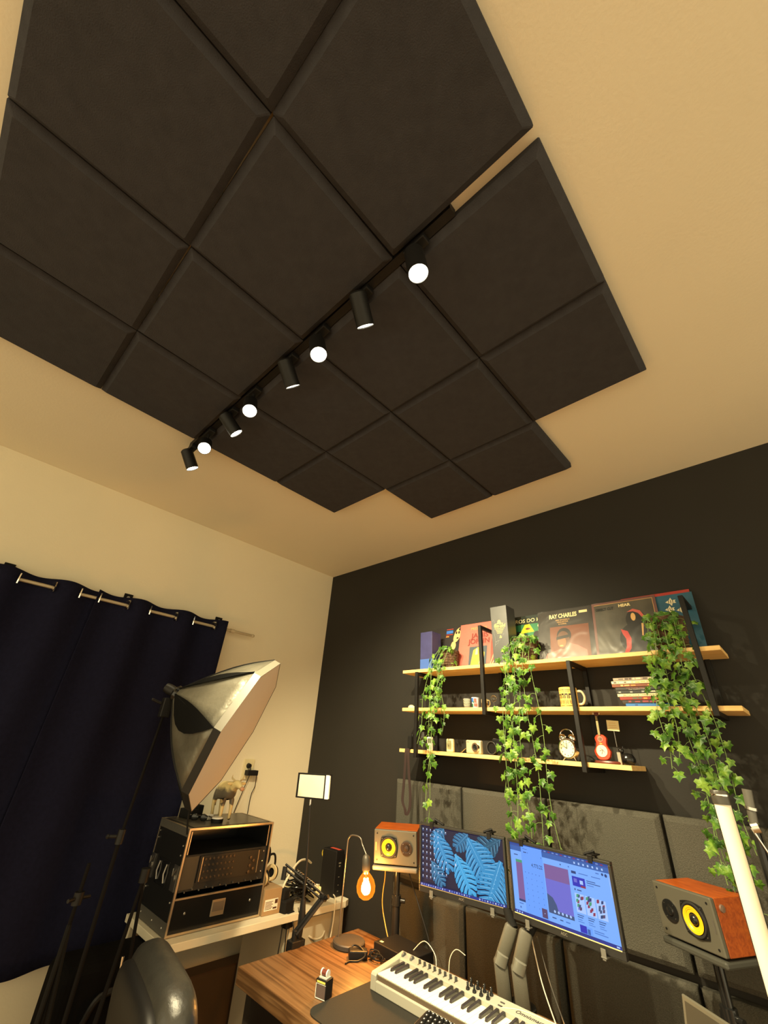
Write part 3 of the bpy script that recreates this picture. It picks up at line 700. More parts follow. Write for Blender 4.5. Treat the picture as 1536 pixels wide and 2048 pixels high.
for s in (-1, 1):
    T = Matrix.Translation((s * 0.024, 0, 0.096)) @ Matrix.Rotation(s * 0.55, 4, 'Y')
    MB().lathe([(0.019, 0.0), (0.018, 0.008), (0.012, 0.015), (0.0, 0.018)], 24, T).build('bell', M['chrome'], r, smooth=True)
    MB().cyl((s * 0.022, 0, 0.015), (s * 0.034, -0.006, 0.0), 0.003, 0.002).build('foot', M['chrome'], r, smooth=True)
MB().tube([(0.034 * math.cos(a), 0, 0.108 + 0.026 * math.sin(a)) for a in [PI * i / 14 for i in range(15)]], 0.0028, 8).build('handle', M['chrome'], r, smooth=True)
# guitar clock
r = empty('guitar_clock', (2.372, -0.160, BOT), 'small red guitar clock on an oval dark red base', 'clock', -0.05)
m = MB(); m.lathe([(0, 0), (0.058, 0), (0.062, 0.005), (0.058, 0.011), (0, 0.012)], 32, Matrix.Diagonal((1, 0.62, 1, 1)))
m.build('base', M['darkwood'], r, smooth=True)
gp = []
for i in range(40):
    a = -PI / 2 + 2 * PI * i / 40; c, s = math.cos(a), math.sin(a)
    w = 0.036 - 0.0075 * (1 + math.cos(2 * (a))) * 0.0 
    z = 0.062 + 0.052 * s; wz = (z - 0.010) / 0.104
    wid = 0.037 if wz < 0.35 else 0.037 - 0.013 * math.sin(min(1, (wz - 0.35) / 0.5) * PI) - 0.007 * max(0, (wz - 0.5) * 2)
    gp.append((wid * (abs(c) ** 0.6) * (1 if c > 0 else -1), z))
T = Matrix.Translation((-0.018, -0.008, 0.004)) @ Matrix.Rotation(-0.10, 4, 'X') @ Matrix.Rotation(-0.03, 4, 'Y')
m = MB(); m.prism(gp, 0.018, T); m.build('body', M['red'], r, smooth=True, bevel=0.002)
m = MB(); m.box((0, -0.001, 0.152), (0.010, 0.006, 0.085), T); m.build('neck', mat('dark_fretboard', '#1c140f', 0.4), r)
m = MB()
for k in range(15): m.box((0, -0.0044, 0.114 + k * 0.0054), (0.0105, 0.0008, 0.0016), T)
for k in (-1, 0, 1): m.box((k * 0.003, -0.0052, 0.135), (0.0006, 0.0006, 0.11), T)
m.build('string', mat('fret_metal', '#c9b27a', 0.3, metal=0.6), r)
m = MB(); m.prism([(-0.007, 0.193), (0.007, 0.193), (0.012, 0.222), (0.005, 0.228), (-0.005, 0.228), (-0.012, 0.222)], 0.006, T); m.build('headstock', M['darkwood'], r)
for s in (-1, 1):
    for k in range(3): MB().ball((s * 0.014, 0.0, 0.202 + 0.008 * k), 0.0032, 8, T).build('peg', M['white'], r, smooth=True)
m = MB(); q = T @ Matrix.Translation((0, -0.0005, 0.094)) @ Matrix.Rotation(PI / 2, 4, 'X')
m.lathe([(0.0075, 0), (0.0125, 0), (0.0125, 0.0012), (0.0075, 0.0012)], 24, q); m.build('rosette', I_pink, r)
m = MB(); m.lathe([(0, 0.0014), (0.0078, 0.0014)], 20, q); m.build('sound_hole', pm('#4a0c08'), r)
q = T @ Matrix.Translation((-0.001, -0.0005, 0.046)) @ Matrix.Rotation(PI / 2, 4, 'X')
m = MB(); m.lathe([(0.0, 0.001), (0.0235, 0.001), (0.0245, 0.002), (0.025, 0.0)], 30, q); m.build('dial', mat('guitar_dial', '#d9cfae', 0.5), r)
m = MB(); m.box((0.002, -0.0022, 0.050), (0.0018, 0.0006, 0.026), T, rot=(0, -0.8, 0)); m.box((0.001, -0.0026, 0.042), (0.0015, 0.0006, 0.020), T, rot=(0, 0.4, 0)); m.box((-0.004, -0.0026, 0.048), (0.0012, 0.0006, 0.016), T, rot=(0, 1.2, 0))
m.build('hand', pm('#5a3a30'), r)
m = MB(); m.box((0, -0.001, 0.0755), (0.012, 0.0015, 0.0035), T); m.build('bridge', I_gold, r)
r = empty('name_card', (2.402, -0.105, BOT), 'small cream card on a pin behind the red guitar clock', 'card', 0.05)
MB().cyl((0, 0, 0), (0, 0, 0.135), 0.0015, n=6).lathe([(0, 0), (0.012, 0), (0.012, 0.002), (0, 0.002)], 16).build('pin', M['steel'], r, smooth=True)
MB().box((0.0, 0, 0.158), (0.052, 0.0015, 0.044), rot=(0, 0.06, 0)).build('card', mat('card', '#e3d29a', 0.6), r)
face(r, 'print', [(I_tan, rc(-0.014, 0.168, 0.014, 0.170)), (I_tan, rc(-0.018, 0.158, 0.016, 0.160)), (I_tan, rc(-0.016, 0.150, 0.016, 0.152))], -0.0012)
r = empty('toy_kettle', (2.440, -0.105, BOT), 'little round black ornament at the right end of the bottom shelf', 'ornament')
MB().lathe([(0, 0), (0.018, 0), (0.030, 0.014), (0.031, 0.026), (0.022, 0.042), (0.012, 0.046), (0, 0.047)], 24).build('body', M['blackgloss'], r, smooth=True)
MB().ball((-0.02, -0.012, 0.056), 0.012, 14).tube([(-0.028, -0.012, 0.06), (-0.034, -0.012, 0.07)], 0.003).tube([(-0.013, -0.012, 0.062), (-0.010, -0.012, 0.073)], 0.003).build('knob', M['blackgloss'], r, smooth=True)
r = empty('price_tag', (2.425, -0.175, BOT), 'narrow grey tag standing beside the red guitar base', 'tag', 0.0)
MB().box((0, 0, 0.024), (0.014, 0.006, 0.048)).build('tag', mat('tag_grey', '#8f8a78', 0.5), r, bevel=0.0006)

# ------------------------------------------------------------------ main desk
r = empty('desk', (1.91, -0.68, 0), 'walnut-grain desk with a thick top, standing before the black wall', 'desk')
MB().span((1.02, -1.035, 0.695), (2.80, -0.33, 0.75)).build('desktop', M['desk'], r, world=True, bevel=0.002)
darkw = mat('dark_panel', (0.02, 0.014, 0.01), 0.6)
MB().span((1.06, -1.0, 0.0), (1.10, -0.35, 0.695)).build('side_panel', darkw, r, world=True)
MB().span((2.70, -1.0, 0.0), (2.74, -0.35, 0.695)).build('side_panel', darkw, r, world=True)
MB().span((1.10, -0.38, 0.35), (2.70, -0.36, 0.695)).build('back_panel', darkw, r, world=True)
D = 0.75
# desk mat
r = empty('desk_mat', (1.9, -0.82, D), 'black rounded desk mat under the piano keyboard', 'desk mat')
pts = []
w, h, rad = 0.445, 0.20, 0.055
for (cx, cy, a0) in ((w - rad, h - rad, 0), (-w + rad, h - rad, PI / 2), (-w + rad, -h + rad, PI), (w - rad, -h + rad, 1.5 * PI)):
    for i in range(7):
        a = a0 + PI / 2 * i / 6; pts.append((cx + rad * math.cos(a), cy + rad * math.sin(a)))
n = len(pts)
MB().mesh([(x, y, 0.0004) for x, y in pts] + [(x, y, 0.004) for x, y in pts], [tuple(range(n - 1, -1, -1)), tuple(range(n, 2 * n))] + [(i, (i + 1) % n, n + (i + 1) % n, n + i) for i in range(n)]).build('pad', M['mat'], r)

# ------------------------------------------------------------------ monitors
def monitor(loc, rz, rx, label):
    r = empty('monitor', loc, label, 'monitor', rz, rx, group='twin monitors over the desk')
    W, Hh = 0.445, 0.265
    m = MB(); b = 0.010; lo = 0.026
    m.span((-W / 2, 0, -Hh / 2), (W / 2, 0.020, -Hh / 2 + lo)); m.span((-W / 2, 0, Hh / 2 - b), (W / 2, 0.020, Hh / 2))
    m.span((-W / 2, 0, -Hh / 2 + lo), (-W / 2 + b, 0.020, Hh / 2 - b)); m.span((W / 2 - b, 0, -Hh / 2 + lo), (W / 2, 0.020, Hh / 2 - b))
    m.build('bezel', mat('bezel_black', (0.022, 0.021, 0.02), 0.3), r, bevel=0.002)
    MB().span((-W / 2 + 0.006, 0.006, -Hh / 2 + 0.006), (W / 2 - 0.006, 0.026, Hh / 2 - 0.006)).span((-0.15, 0.026, -0.09), (0.15, 0.042, 0.10)).build('back_shell', M['blackmatte'], r, bevel=0.003)
    text('logo', 'AOC', 0.012, M['alu'], r, (0.0, -0.0006, -Hh / 2 + 0.009), align='CENTER', bold=0.0006)
    MB().box((0, -0.0003, -Hh / 2 + lo - 0.0015), (W - 2 * b, 0.0016, 0.0028)).build('trim_line', mat('bright_trim', '#d8c98e', 0.3), r)
    return r, (-W / 2 + b, -Hh / 2 + lo, W / 2 - b, Hh / 2 - b)
def screen_prims(r, name, rect, prims):
    """prims in unit coords (u,v) of the screen, drawn as flat lit shapes"""
    x0, z0, x1, z1 = rect; out = []
    for mt, poly in prims:
        out.append((mt, [(x0 + max(0, min(1, u)) * (x1 - x0), z0 + max(0, min(1, v)) * (z1 - z0)) for u, v in poly]))
    mats = []; m = MB()
    for k, (mt, poly) in enumerate(out):
        if mt not in mats: mats.append(mt)
        m.k = mats.index(mt); n = len(poly)
        m.mesh([(x, 0.0045 - 0.00002 * k, z) for x, z in poly], [tuple(range(n))])
    return m.build(name, mats, r)
E_bg = emis('screen_night', '#121238'); E_bg2 = emis('screen_deep', '#0c1026')
E_l = [emis('screen_leaf_a', '#2f8fc8'), emis('screen_leaf_b', '#256f9c'), emis('screen_leaf_c', '#3aa6e0'), emis('screen_leaf_d', '#1d5674')]
E_ln = emis('screen_rib', '#8fd0f5'); E_ic = emis('screen_icon', '#c9d8f5'); E_bar = emis('screen_bar', '#1c2c8c'); E_ic2 = emis('screen_icon_b', '#6f8fd0')
mon, rect = monitor((1.709, -0.385, 1.137), math.radians(7.2), math.radians(1.4), 'left black monitor showing a blue leaf wallpaper')
prims = [(E_bg, rc(0, 0, 1, 1))]
AS = 1.78
def monstera(cx, cy, L, ang, wid, col, ns=8, side=(1, -1)):
    """big split leaf: fingers along both sides of a midrib, unit coords with aspect"""
    out = []; ca, sa = math.cos(ang), math.sin(ang); wid *= 1.3
    def W(t, o): return (cx + (t * L * ca - o * L * sa) / AS, cy + t * L * sa + o * L * ca)
    def half(t): return wid * (math.sin(PI * min(1, t * 0.93 + 0.07)) ** 0.62)
    for s in side:
        for i in range(ns):
            t0 = i / ns; t1 = (i + 0.80) / ns
            a, b = half(t0 + 0.02), half(t1)
            sk = 0.20
            out.append((col if i % 2 else col, [W(t0, 0), W(t0 + sk * 0.45, s * a * 0.55), W(t0 + sk * 0.95, s * a), W((t0 + t1) / 2 + sk * 1.15, s * (a + b) * 0.53), W(t1 + sk * 0.85, s * b * 0.9), W(t1 + sk * 0.40, s * b * 0.5), W(t1 + 0.02, 0)]))
            out.append((E_ln, [W(t0 + 0.02, 0), W(t0 + sk * 0.75 + 0.03, s * (a + b) * 0.42), W(t0 + sk * 0.75 + 0.038, s * (a + b) * 0.42), W(t0 + 0.032, 0)]))
        out.append((col, [W(0, 0), W(0.0, s * wid * 0.12), W(0.5, s * wid * 0.22), W(1.15, 0)]))
    out.append((E_ln, [W(0, -0.006), W(1.1, 0), W(0, 0.006)]))
    return out
prims += monstera(0.30, 1.02, 0.40, -2.2, 0.30, E_l[1], 6) + monstera(0.60, 0.98, 0.36, -2.4, 0.33, E_l[1], 6) + monstera(0.98, 1.02, 0.52, -2.6, 0.30, E_l[3], 7)
prims += monstera(0.18, 0.92, 0.62, -1.05, 0.26, E_l[0], 8) + monstera(0.60, 0.92, 0.66, -0.98, 0.34, E_l[0], 9)
prims += monstera(0.14, 0.42, 0.40, -0.95, 0.28, E_l[1], 7) + monstera(0.44, 0.62, 0.62, -1.05, 0.26, E_l[2], 8) + monstera(0.97, 0.66, 0.74, -1.95, 0.34, E_l[0], 10)
for c_ in range(7):
    for q in range(9):
        if c_ > 3 and q in (4, 8) or (c_ >= 5 and 1 <= q <= 4): continue
        u, v = 0.025 + c_ * 0.050, 0.93 - q * 0.098
        prims.append((E_ic, rc(u, v, u + 0.011, v + 0.026))); prims.append((E_ic2, rc(u - 0.004, v - 0.018, u + 0.016, v - 0.012)))
prims += [(E_ic, rc(0.44, 0.43, 0.455, 0.47)), (E_bar, rc(0, 0, 1, 0.045))]
for k in range(34):
    if k not in (11, 21, 22, 23): prims.append((E_ic if k % 3 == 0 else E_ic2, rc(0.012 + k * 0.029, 0.012, 0.012 + k * 0.029 + 0.012, 0.034)))
screen_prims(mon, 'display', rect, prims)

E_sky = emis('screen_paleblue', '#66a0ff'); E_sky2 = emis('screen_paleblue_b', '#78aeff'); E_hd = emis('screen_header', '#2f5fae'); E_hd2 = emis('screen_tabs', '#2a4a9a')
E_dk = emis('screen_ink', '#1c3a78'); E_txt = emis('screen_text', '#3f6cc0'); E_vio = emis('screen_violet', '#6a6ad0'); E_vio2 = emis('screen_mauve', '#7a5a9a'); E_slt = emis('screen_slate', '#38507e')
E_gr = emis('screen_green', '#3f9a78'); E_rd = emis('screen_red', '#8a2a50'); E_nb = emis('screen_royal', '#1f28b8'); E_wt = emis('screen_light', '#a8c8ff'); E_br = emis('screen_brown', '#54406a')
mon, rect = monitor((2.173, -0.394, 1.139), math.radians(-6.3), math.radians(1.7), 'right black monitor showing a calculator window and a web page')
prims = [(E_sky2, rc(0, 0, 1, 1)), (E_hd2, rc(0, 0.955, 1, 1)), (E_hd, rc(0, 0.885, 1, 0.955)), (E_vio2, rc(0.055, 0.17, 0.13, 0.76)), (E_gr, rc(0.055, 0.72, 0.13, 0.76)),
         (E_dk, rc(0.055, 0.17, 0.13, 0.20)), (E_dk, rc(0.04, 0.82, 0.085, 0.833)), (E_txt, rc(0.055, 0.135, 0.10, 0.147)), (E_txt, rc(0.06, 0.075, 0.075, 0.10))]
for k in range(16): prims.append((E_ic2 if k % 3 else E_rd, rc(0.30 + k * 0.042, 0.968, 0.322 + k * 0.042, 0.985)))
for k in range(7): prims.append((E_wt, rc(0.68 + k * 0.042, 0.905, 0.695 + k * 0.042, 0.932)))
prims += [(E_vio, rc(0.37, 0.15, 0.615, 0.80)), (E_vio2, rc(0.37, 0.60, 0.615, 0.80)), (E_slt, [(0.37, 0.15), (0.475, 0.15), (0.455, 0.28), (0.425, 0.36), (0.37, 0.40)]), (E_slt, rc(0.37, 0.15, 0.615, 0.20))]
for k in range(5): prims.append((E_wt, ell(0.43 + k * 0.038, 0.185, 0.010, 0.018, 10)))
prims += [(E_dk, rc(0.645, 0.77, 0.69, 0.805)), (E_txt, rc(0.715, 0.785, 0.80, 0.795)), (E_txt, rc(0.83, 0.785, 0.91, 0.795)), (E_nb, rc(0.645, 0.61, 0.765, 0.735)), (E_rd, rc(0.72, 0.61, 0.765, 0.635)), (E_vio, rc(0.66, 0.66, 0.69, 0.71)), (E_wt, rc(0.715, 0.65, 0.745, 0.70)),
          (E_dk, rc(0.78, 0.715, 0.86, 0.724)), (E_dk, rc(0.78, 0.69, 0.90, 0.699)), (E_txt, rc(0.78, 0.66, 0.84, 0.668)), (E_dk, rc(0.655, 0.555, 0.665, 0.58)), (E_dk, rc(0.68, 0.56, 0.72, 0.573)),
          (E_dk, ell(0.935, 0.855, 0.010, 0.018, 10)), (E_dk, ell(0.965, 0.85, 0.012, 0.022, 12)), (E_txt, rc(0.875, 0.845, 0.905, 0.858)), (E_dk, rc(0.54, 0.835, 0.55, 0.855)), (E_txt, rc(0.62, 0.835, 0.63, 0.855))]
rn = random.Random(4)
for cx in (0.65, 0.745, 0.84):
    prims.append((E_wt, rc(cx, 0.28, cx + 0.085, 0.52)))
    for k in range(12):
        u = cx + rn.random() * 0.06; v = 0.29 + rn.random() * 0.19; prims.append(((E_dk, E_slt, E_rd, E_vio, E_br, E_gr)[rn.randrange(6)], [(u, v), (u + 0.02, v + 0.01), (u + 0.024, v + 0.05), (u + 0.004, v + 0.04)]))
    prims += [(E_dk, rc(cx, 0.245, cx + 0.06, 0.254)), (E_dk, rc(cx, 0.22, cx + 0.05, 0.229)), (E_txt, rc(cx, 0.19, cx + 0.04, 0.198)), (E_txt, rc(cx, 0.165, cx + 0.055, 0.172))]
prims += [(E_nb, rc(0.66, 0.045, 0.72, 0.135)), (E_sky, rc(0.72, 0.045, 0.77, 0.135)), (E_hd, rc(0.725, 0.045, 0.75, 0.11)), (E_txt, rc(0.785, 0.115, 0.87, 0.124)), (E_txt, rc(0.785, 0.09, 0.90, 0.099)),
          (E_dk, rc(0.40, 0.095, 0.44, 0.108)), (E_dk, rc(0.475, 0.095, 0.505, 0.108)), (E_txt, rc(0.53, 0.095, 0.57, 0.108))]
prims += [(E_sky, rc(0.13, 0.045, 0.362, 0.985)), (E_txt, rc(0.15, 0.935, 0.20, 0.943)), (E_dk, rc(0.155, 0.885, 0.19, 0.898)), (E_txt, rc(0.20, 0.885, 0.207, 0.9)), (E_txt, rc(0.345, 0.855, 0.352, 0.875))]
for a in range(5): prims.append((E_txt, rc(0.155 + a * 0.038, 0.60, 0.163 + a * 0.038, 0.612)))
for a in range(4):
    for b in range(6): prims.append((E_txt, rc(0.165 + a * 0.055, 0.52 - b * 0.075, 0.170 + a * 0.055, 0.533 - b * 0.075)))
prims += [(E_br, rc(0.30, 0.055, 0.355, 0.175)), (E_wt, rc(0.325, 0.108, 0.331, 0.12)), (E_bar, rc(0, 0, 1, 0.042)), (E_wt, rc(0.02, 0.01, 0.032, 0.03)), (E_wt, rc(0.048, 0.01, 0.06, 0.03)), (E_wt, rc(0.075, 0.01, 0.087, 0.03)), (E_wt, rc(0.96, 0.012, 0.985, 0.03)),
          (E_wt, rc(0.990, 0.60, 0.994, 0.84))]
screen_prims(mon, 'display', rect, prims)
text('calculator_number', '4.773,22', 0.017, emis('screen_digits', '#0d2048'), mon, (rect[0] + 0.235 * 0.425, 0.0015, rect[1] + 0.705 * 0.229), 0.050, extr=0.0001)

# dual monitor arm
r = empty('dual_monitor_mount', (1.95, -0.36, D), 'grey dual gas-spring arm rising from desk between the monitors', 'monitor arm')
def arm_seg(m, a, b, w, t, ang=0.0):
    """rounded bar with section w (across) by t"""
    a, b = Vector(a), Vector(b); d = (b - a); L = d.length; d.normalize()
    x = Vector((math.cos(ang), math.sin(ang), 0)); x = (x - d * x.dot(d)).normalized(); y = d.cross(x)
    prof = []
    for i in range(12):
        q = 2 * PI * i / 12; c, s = math.cos(q), math.sin(q)
        prof.append((w / 2 * (abs(c) ** 0.7) * (1 if c > 0 else -1), t / 2 * (abs(s) ** 0.7) * (1 if s > 0 else -1)))
    vs = []
    for k in (0, 0.06, 0.94, 1):
        sc_ = 0.8 if k in (0, 1) else 1
        for (p, q) in prof: vs.append(a + d * (L * k) + x * (p * sc_) + y * (q * sc_))
    fs = [tuple(range(11, -1, -1)), tuple(range(36, 48))]
    for j in range(3):
        for i in range(12): fs.append((j * 12 + i, j * 12 + (i + 1) % 12, (j + 1) * 12 + (i + 1) % 12, (j + 1) * 12 + i))
    m.mesh(vs, fs)
MB().lathe([(0, 0), (0.06, 0), (0.06, 0.012), (0.02, 0.016), (0.02, 0.05), (0, 0.05)], 28).build('base', M['blackmatte'], r, smooth=True)
for k, (xb, yb, xt) in enumerate(((-0.056, -0.03, -0.005), (0.020, -0.03, 0.058))):
    m = MB(); arm_seg(m, (xb + 0.006, yb + 0.01, 0.0), (xb, yb, 0.135), 0.056, 0.034, 0.5); m.build('lower_arm', M['armgrey'], r, smooth=True)
    m = MB(); arm_seg(m, (xb, yb, 0.118), (xt, yb + 0.02, 0.235), 0.052, 0.034, 0.5); m.build('upper_arm', M['armgrey'], r, smooth=True)
    m = MB(); arm_seg(m, (xb + 0.001, yb - 0.006, 0.112), (xb + 0.016, yb - 0.004, 0.150), 0.047, 0.032, 0.5); m.build('joint_cover', mat('clear_joint', (0.17, 0.165, 0.135), 0.15, coat=0.8), r, smooth=True)
    MB().tube([(xt, yb + 0.03, 0.225), (xt + (-0.05 if k == 0 else 0.05), yb + 0.055, 0.30), (-0.22 if k == 0 else 0.21, 0.035, 0.385)], [0.02, 0.018, 0.018], 10).build('tilt_link', M['blackmatte'], r, smooth=True)
for (cx, cy, cz, rz) in ((1.709, -0.385, 1.137, math.radians(7.2)), (2.173, -0.394, 1.139, math.radians(-6.3))):
    T = Matrix.Translation((cx - 1.95, cy + 0.36, cz - D)) @ Matrix.Rotation(rz, 4, 'Z')
    MB().box((0, 0.055, 0), (0.11, 0.012, 0.11), T).tube([T @ Vector(p) for p in ((-0.15, 0.055, 0.12), (0.15, 0.055, -0.12))], 0.006).tube([T @ Vector(p) for p in ((-0.15, 0.055, -0.12), (0.15, 0.055, 0.12))], 0.006).build('bracket', M['blackmatte'], r)
    for sx in (-0.15, 0.15):
        for sz in (-1, 1):
            m = MB(); m.box((sx, 0.025, sz * 0.139), (0.020, 0.07, 0.005), T); m.box((sx, -0.007, sz * 0.128), (0.018, 0.004, 0.024), T)
            if sz > 0: m.tube([T @ Vector((sx, 0.05, 0.12)), T @ Vector((sx, 0.03, 0.150)), T @ Vector((sx + (0.05 if sx < 0 else -0.04), 0.03, 0.133))], 0.006, 6)
            else: m.box((sx, -0.007, -0.140), (0.012, 0.003, 0.014), T)
            m.build('clamp_hook', M['black'] if sz > 0 else mat('grey_hook', (0.12, 0.115, 0.1), 0.5), r, bevel=0.002)

# ------------------------------------------------------------------ bookshelf speakers on stands
def speaker(loc, rz, rx, ry, label, mirror, stand_label):
    r = empty('speaker', loc, label, 'speaker', rz, rx, ry, group='cherry speakers beside the monitors')
    W, Hh, Dp = 0.23, 0.145, 0.17
    s = -1 if mirror else 1
    MB().span((-W / 2, 0.012, -Hh / 2), (W / 2, Dp, Hh / 2)).build('cabinet', M['cherry'], r, bevel=0.002)
    MB().span((-W / 2, -0.006, -Hh / 2), (W / 2, 0.012, Hh / 2)).build('baffle', M['speakergrey'], r, bevel=0.004, seg=3)
    q = lambda x, z=0: Matrix.Translation((x, -0.006, z)) @ Matrix.Rotation(PI / 2, 4, 'X')
    wx, tx = -0.035 * s, 0.060 * s
    # woofer frame: square with cut corners
    p = []
    for i in range(32):
        a = 2 * PI * i / 32; c, sn = math.cos(a), math.sin(a); rr = 0.0475 / max(abs(c), abs(sn)) ** 0.55; rr = min(rr, 0.058); p.append((wx + rr * c, rr * sn))
    MB().prism(p, 0.004, Matrix.Translation((0, -0.0095, 0))).build('woofer_frame', M['black'], r, bevel=0.001)
    wf = MB(); wf.lathe([(0.046, 0.0035), (0.0445, 0.008), (0.040, 0.008), (0.0365, 0.005)], 36, q(wx)); wf.build('surround', M['rubber'], r, smooth=True)
    cone = [(0.0365, 0.0055), (0.033, 0.0045), (0.031, 0.0048), (0.029, 0.0035), (0.027, 0.0037), (0.025, 0.002), (0.023, 0.0022), (0.014, -0.001)]
    MB().lathe([(a, b + 0.003) for a, b in cone], 36, q(wx)).build('cone', M['yellowcone'], r, smooth=True)
    MB().lathe([(0.0150, 0.003), (0.013, 0.009), (0.008, 0.0125), (0.0, 0.0135)], 24, q(wx)).build('dust_cap', M['blackgloss'], r, smooth=True)
    MB().lathe([(0.0315, 0.0), (0.0315, 0.003), (0.028, 0.004), (0.014, 0.002), (0.012, 0.006), (0.0, 0.008)], 32, q(tx)).build('tweeter', M['blackgloss'] if mirror else mat('tweeter_brown', (0.03, 0.017, 0.010), 0.3), r, smooth=True)
    for a in range(4):
        t = PI / 4 + a * PI / 2
        MB().cyl((tx + 0.025 * math.cos(t), -0.0085, 0.025 * math.sin(t)), (tx + 0.025 * math.cos(t), -0.0105, 0.025 * math.sin(t)), 0.0018, n=8).build('screw', M['alu'], r)
        MB().cyl((wx + 0.0500 * math.cos(t), -0.0095, 0.0500 * math.sin(t)), (wx + 0.0500 * math.cos(t), -0.0112, 0.0500 * math.sin(t)), 0.0020, n=8).build('screw', M['steel'], r)
        MB().cyl((0.098 * (1 if a in (0, 3) else -1), -0.0058, 0.056 * (1 if a < 2 else -1)), (0.098 * (1 if a in (0, 3) else -1), -0.0074, 0.056 * (1 if a < 2 else -1)), 0.0035, n=10).build('grille_socket', M['black'], r)
    MB().box((-0.104 * s, -0.0064, 0.0), (0.005, 0.001, 0.034)).build('name_plate', M['gold'] if not mirror else mat('dark_plate', (0.08, 0.07, 0.06), 0.4), r)
    if mirror: MB().lathe([(0, 0.006), (0.010, 0.005), (0.011, 0)], 20, Matrix.Translation((W / 2, 0.035, 0.045)) @ Matrix.Rotation(PI / 2, 4, 'Y')).build('volume_knob', mat('dull_knob', (0.16, 0.10, 0.07), 0.4), r, smooth=True)
    T = Matrix.Translation(loc) @ Euler((rx, ry, rz)).to_matrix().to_4x4()
    c = T @ Vector((0, Dp / 2, 0))
    st = empty('speaker_stand', (c.x, c.y, 0), stand_label, 'speaker stand', rz, group='black stands under the two speakers')
    zt = c.z - Hh / 2 - 0.006
    P0 = Matrix.Translation((0, 0, zt)) @ Euler((rx, ry, 0)).to_matrix().to_4x4()
    MB().box((0, 0, -0.010), (0.236, 0.19, 0.020), P0).build('platform', mat('pale_platform', (0.16, 0.14, 0.11), 0.4) if not mirror else mat('dark_platform', (0.05, 0.05, 0.042), 0.4), st, bevel=0.006)
    MB().cyl((0, 0, 0.62), (0, 0, zt - 0.022), 0.0155).build('upper_pole', M['blackgloss'], st, smooth=True)
    MB().cyl((0, 0, 0.03), (0, 0, 0.90), 0.019).build('lower_pole', M['black'], st, smooth=True)
    MB().cyl((0, 0, 0.885), (0, 0, 0.925), 0.024).cyl((0.02, -0.0, 0.905), (0.045, -0.0, 0.905), 0.010).cyl((-0.024, -0.010, 0.91), (-0.026, -0.012, 0.86), 0.003, n=6).build('height_clamp', M['blackgloss'], st, smooth=True)
    for k in range(3):
        a = 2 * PI * k / 3 + 0.4
        MB().box((0.09 * math.cos(a), 0.09 * math.sin(a), 0.014), (0.15, 0.03, 0.02), rot=(0, 0, a)).build('foot', M['black'], st, bevel=0.003)
    return r
speaker((1.290, -0.366, 1.132), 0.539, 0.070, -0.030, 'left speaker with copper-lit face and yellow cone, beside the hanging bulb', False, 'black pole stand rising behind the desk under the left speaker')
speaker((2.577, -0.284, 1.145), -0.523, 0.036, -0.025, 'right speaker, grey face turned to the middle, next to the light tube', True, 'black pole stand under the right speaker')

# ------------------------------------------------------------------ bulb lamp
r = empty('bulb_lamp', (1.150, -0.520, D), 'bent-rod table lamp with round black base and glowing amber bulb', 'lamp')
MB().lathe([(0, 0), (0.073, 0), (0.078, 0.004), (0.078, 0.018), (0.074, 0.022), (0, 0.023)], 48).build('base', mat('base_black', (0.035, 0.03, 0.025), 0.55), r, smooth=True)
path = [(-0.055, -0.02, 0.022), (-0.052, -0.02, 0.20), (-0.048, -0.018, 0.375), (-0.043, -0.017, 0.405), (-0.025, -0.012, 0.420), (0.010, -0.004, 0.421), (0.032, 0.0, 0.412), (0.045, 0.0, 0.392), (0.078, 0.0, 0.356)]
MB().tube(smooth_path(path, 6), 0.0035, 10).build('rod', mat('bronze_rod', (0.20, 0.17, 0.14), 0.35, metal=0.8), r, smooth=True)
bx = 0.092; tl = Matrix.Translation((bx, 0.0, 0)) 
T = Matrix.Translation((0.078, 0, 0.358)) @ Matrix.Rotation(-0.10, 4, 'Y')
MB().lathe([(0, 0.0), (0.006, 0), (0.016, -0.008), (0.0195, -0.02), (0.0195, -0.062), (0.0165, -0.066), (0, -0.066)], 28, T).build('socket', mat('socket_bronze', (0.10, 0.085, 0.065), 0.5, metal=0.5), r, smooth=True)
bg = bpy.data.materials.new('amber_glass'); bg.use_nodes = True; nt = bg.node_tree; nt.nodes.remove(nt.nodes['Principled BSDF'])
tr = nt.nodes.new('ShaderNodeBsdfTransparent'); tr.inputs[0].default_value = (1.0, 0.78, 0.45, 1)
gl = nt.nodes.new('ShaderNodeBsdfGlossy'); gl.inputs['Roughness'].default_value = 0.08
em = nt.nodes.new('ShaderNodeEmission'); em.inputs[0].default_value = (1.0, 0.29, 0.015, 1); em.inputs[1].default_value = 1.9
lw = nt.nodes.new('ShaderNodeLayerWeight'); lw.inputs[0].default_value = 0.45
m1 = nt.nodes.new('ShaderNodeMixShader'); m2 = nt.nodes.new('ShaderNodeMixShader'); m2.inputs[0].default_value = 0.06
mr = nt.nodes.new('ShaderNodeMapRange'); mr.inputs['To Min'].default_value = 0.22; mr.inputs['To Max'].default_value = 0.60
nt.links.new(lw.outputs['Facing'], mr.inputs[0]); nt.links.new(mr.outputs[0], m1.inputs[0])
nt.links.new(tr.outputs[0], m1.inputs[1]); nt.links.new(em.outputs[0], m1.inputs[2])
nt.links.new(m1.outputs[0], m2.inputs[1]); nt.links.new(gl.outputs[0], m2.inputs[2]); nt.links.new(m2.outputs[0], nt.nodes['Material Output'].inputs[0])
MB().lathe([(0.014, -0.062), (0.0160, -0.072), (0.028, -0.084), (0.040, -0.100), (0.0465, -0.122), (0.044, -0.144), (0.033, -0.162), (0.016, -0.172), (0.0, -0.174)], 36, T).build('glass_bulb', bg, r, smooth=True)
m = MB()
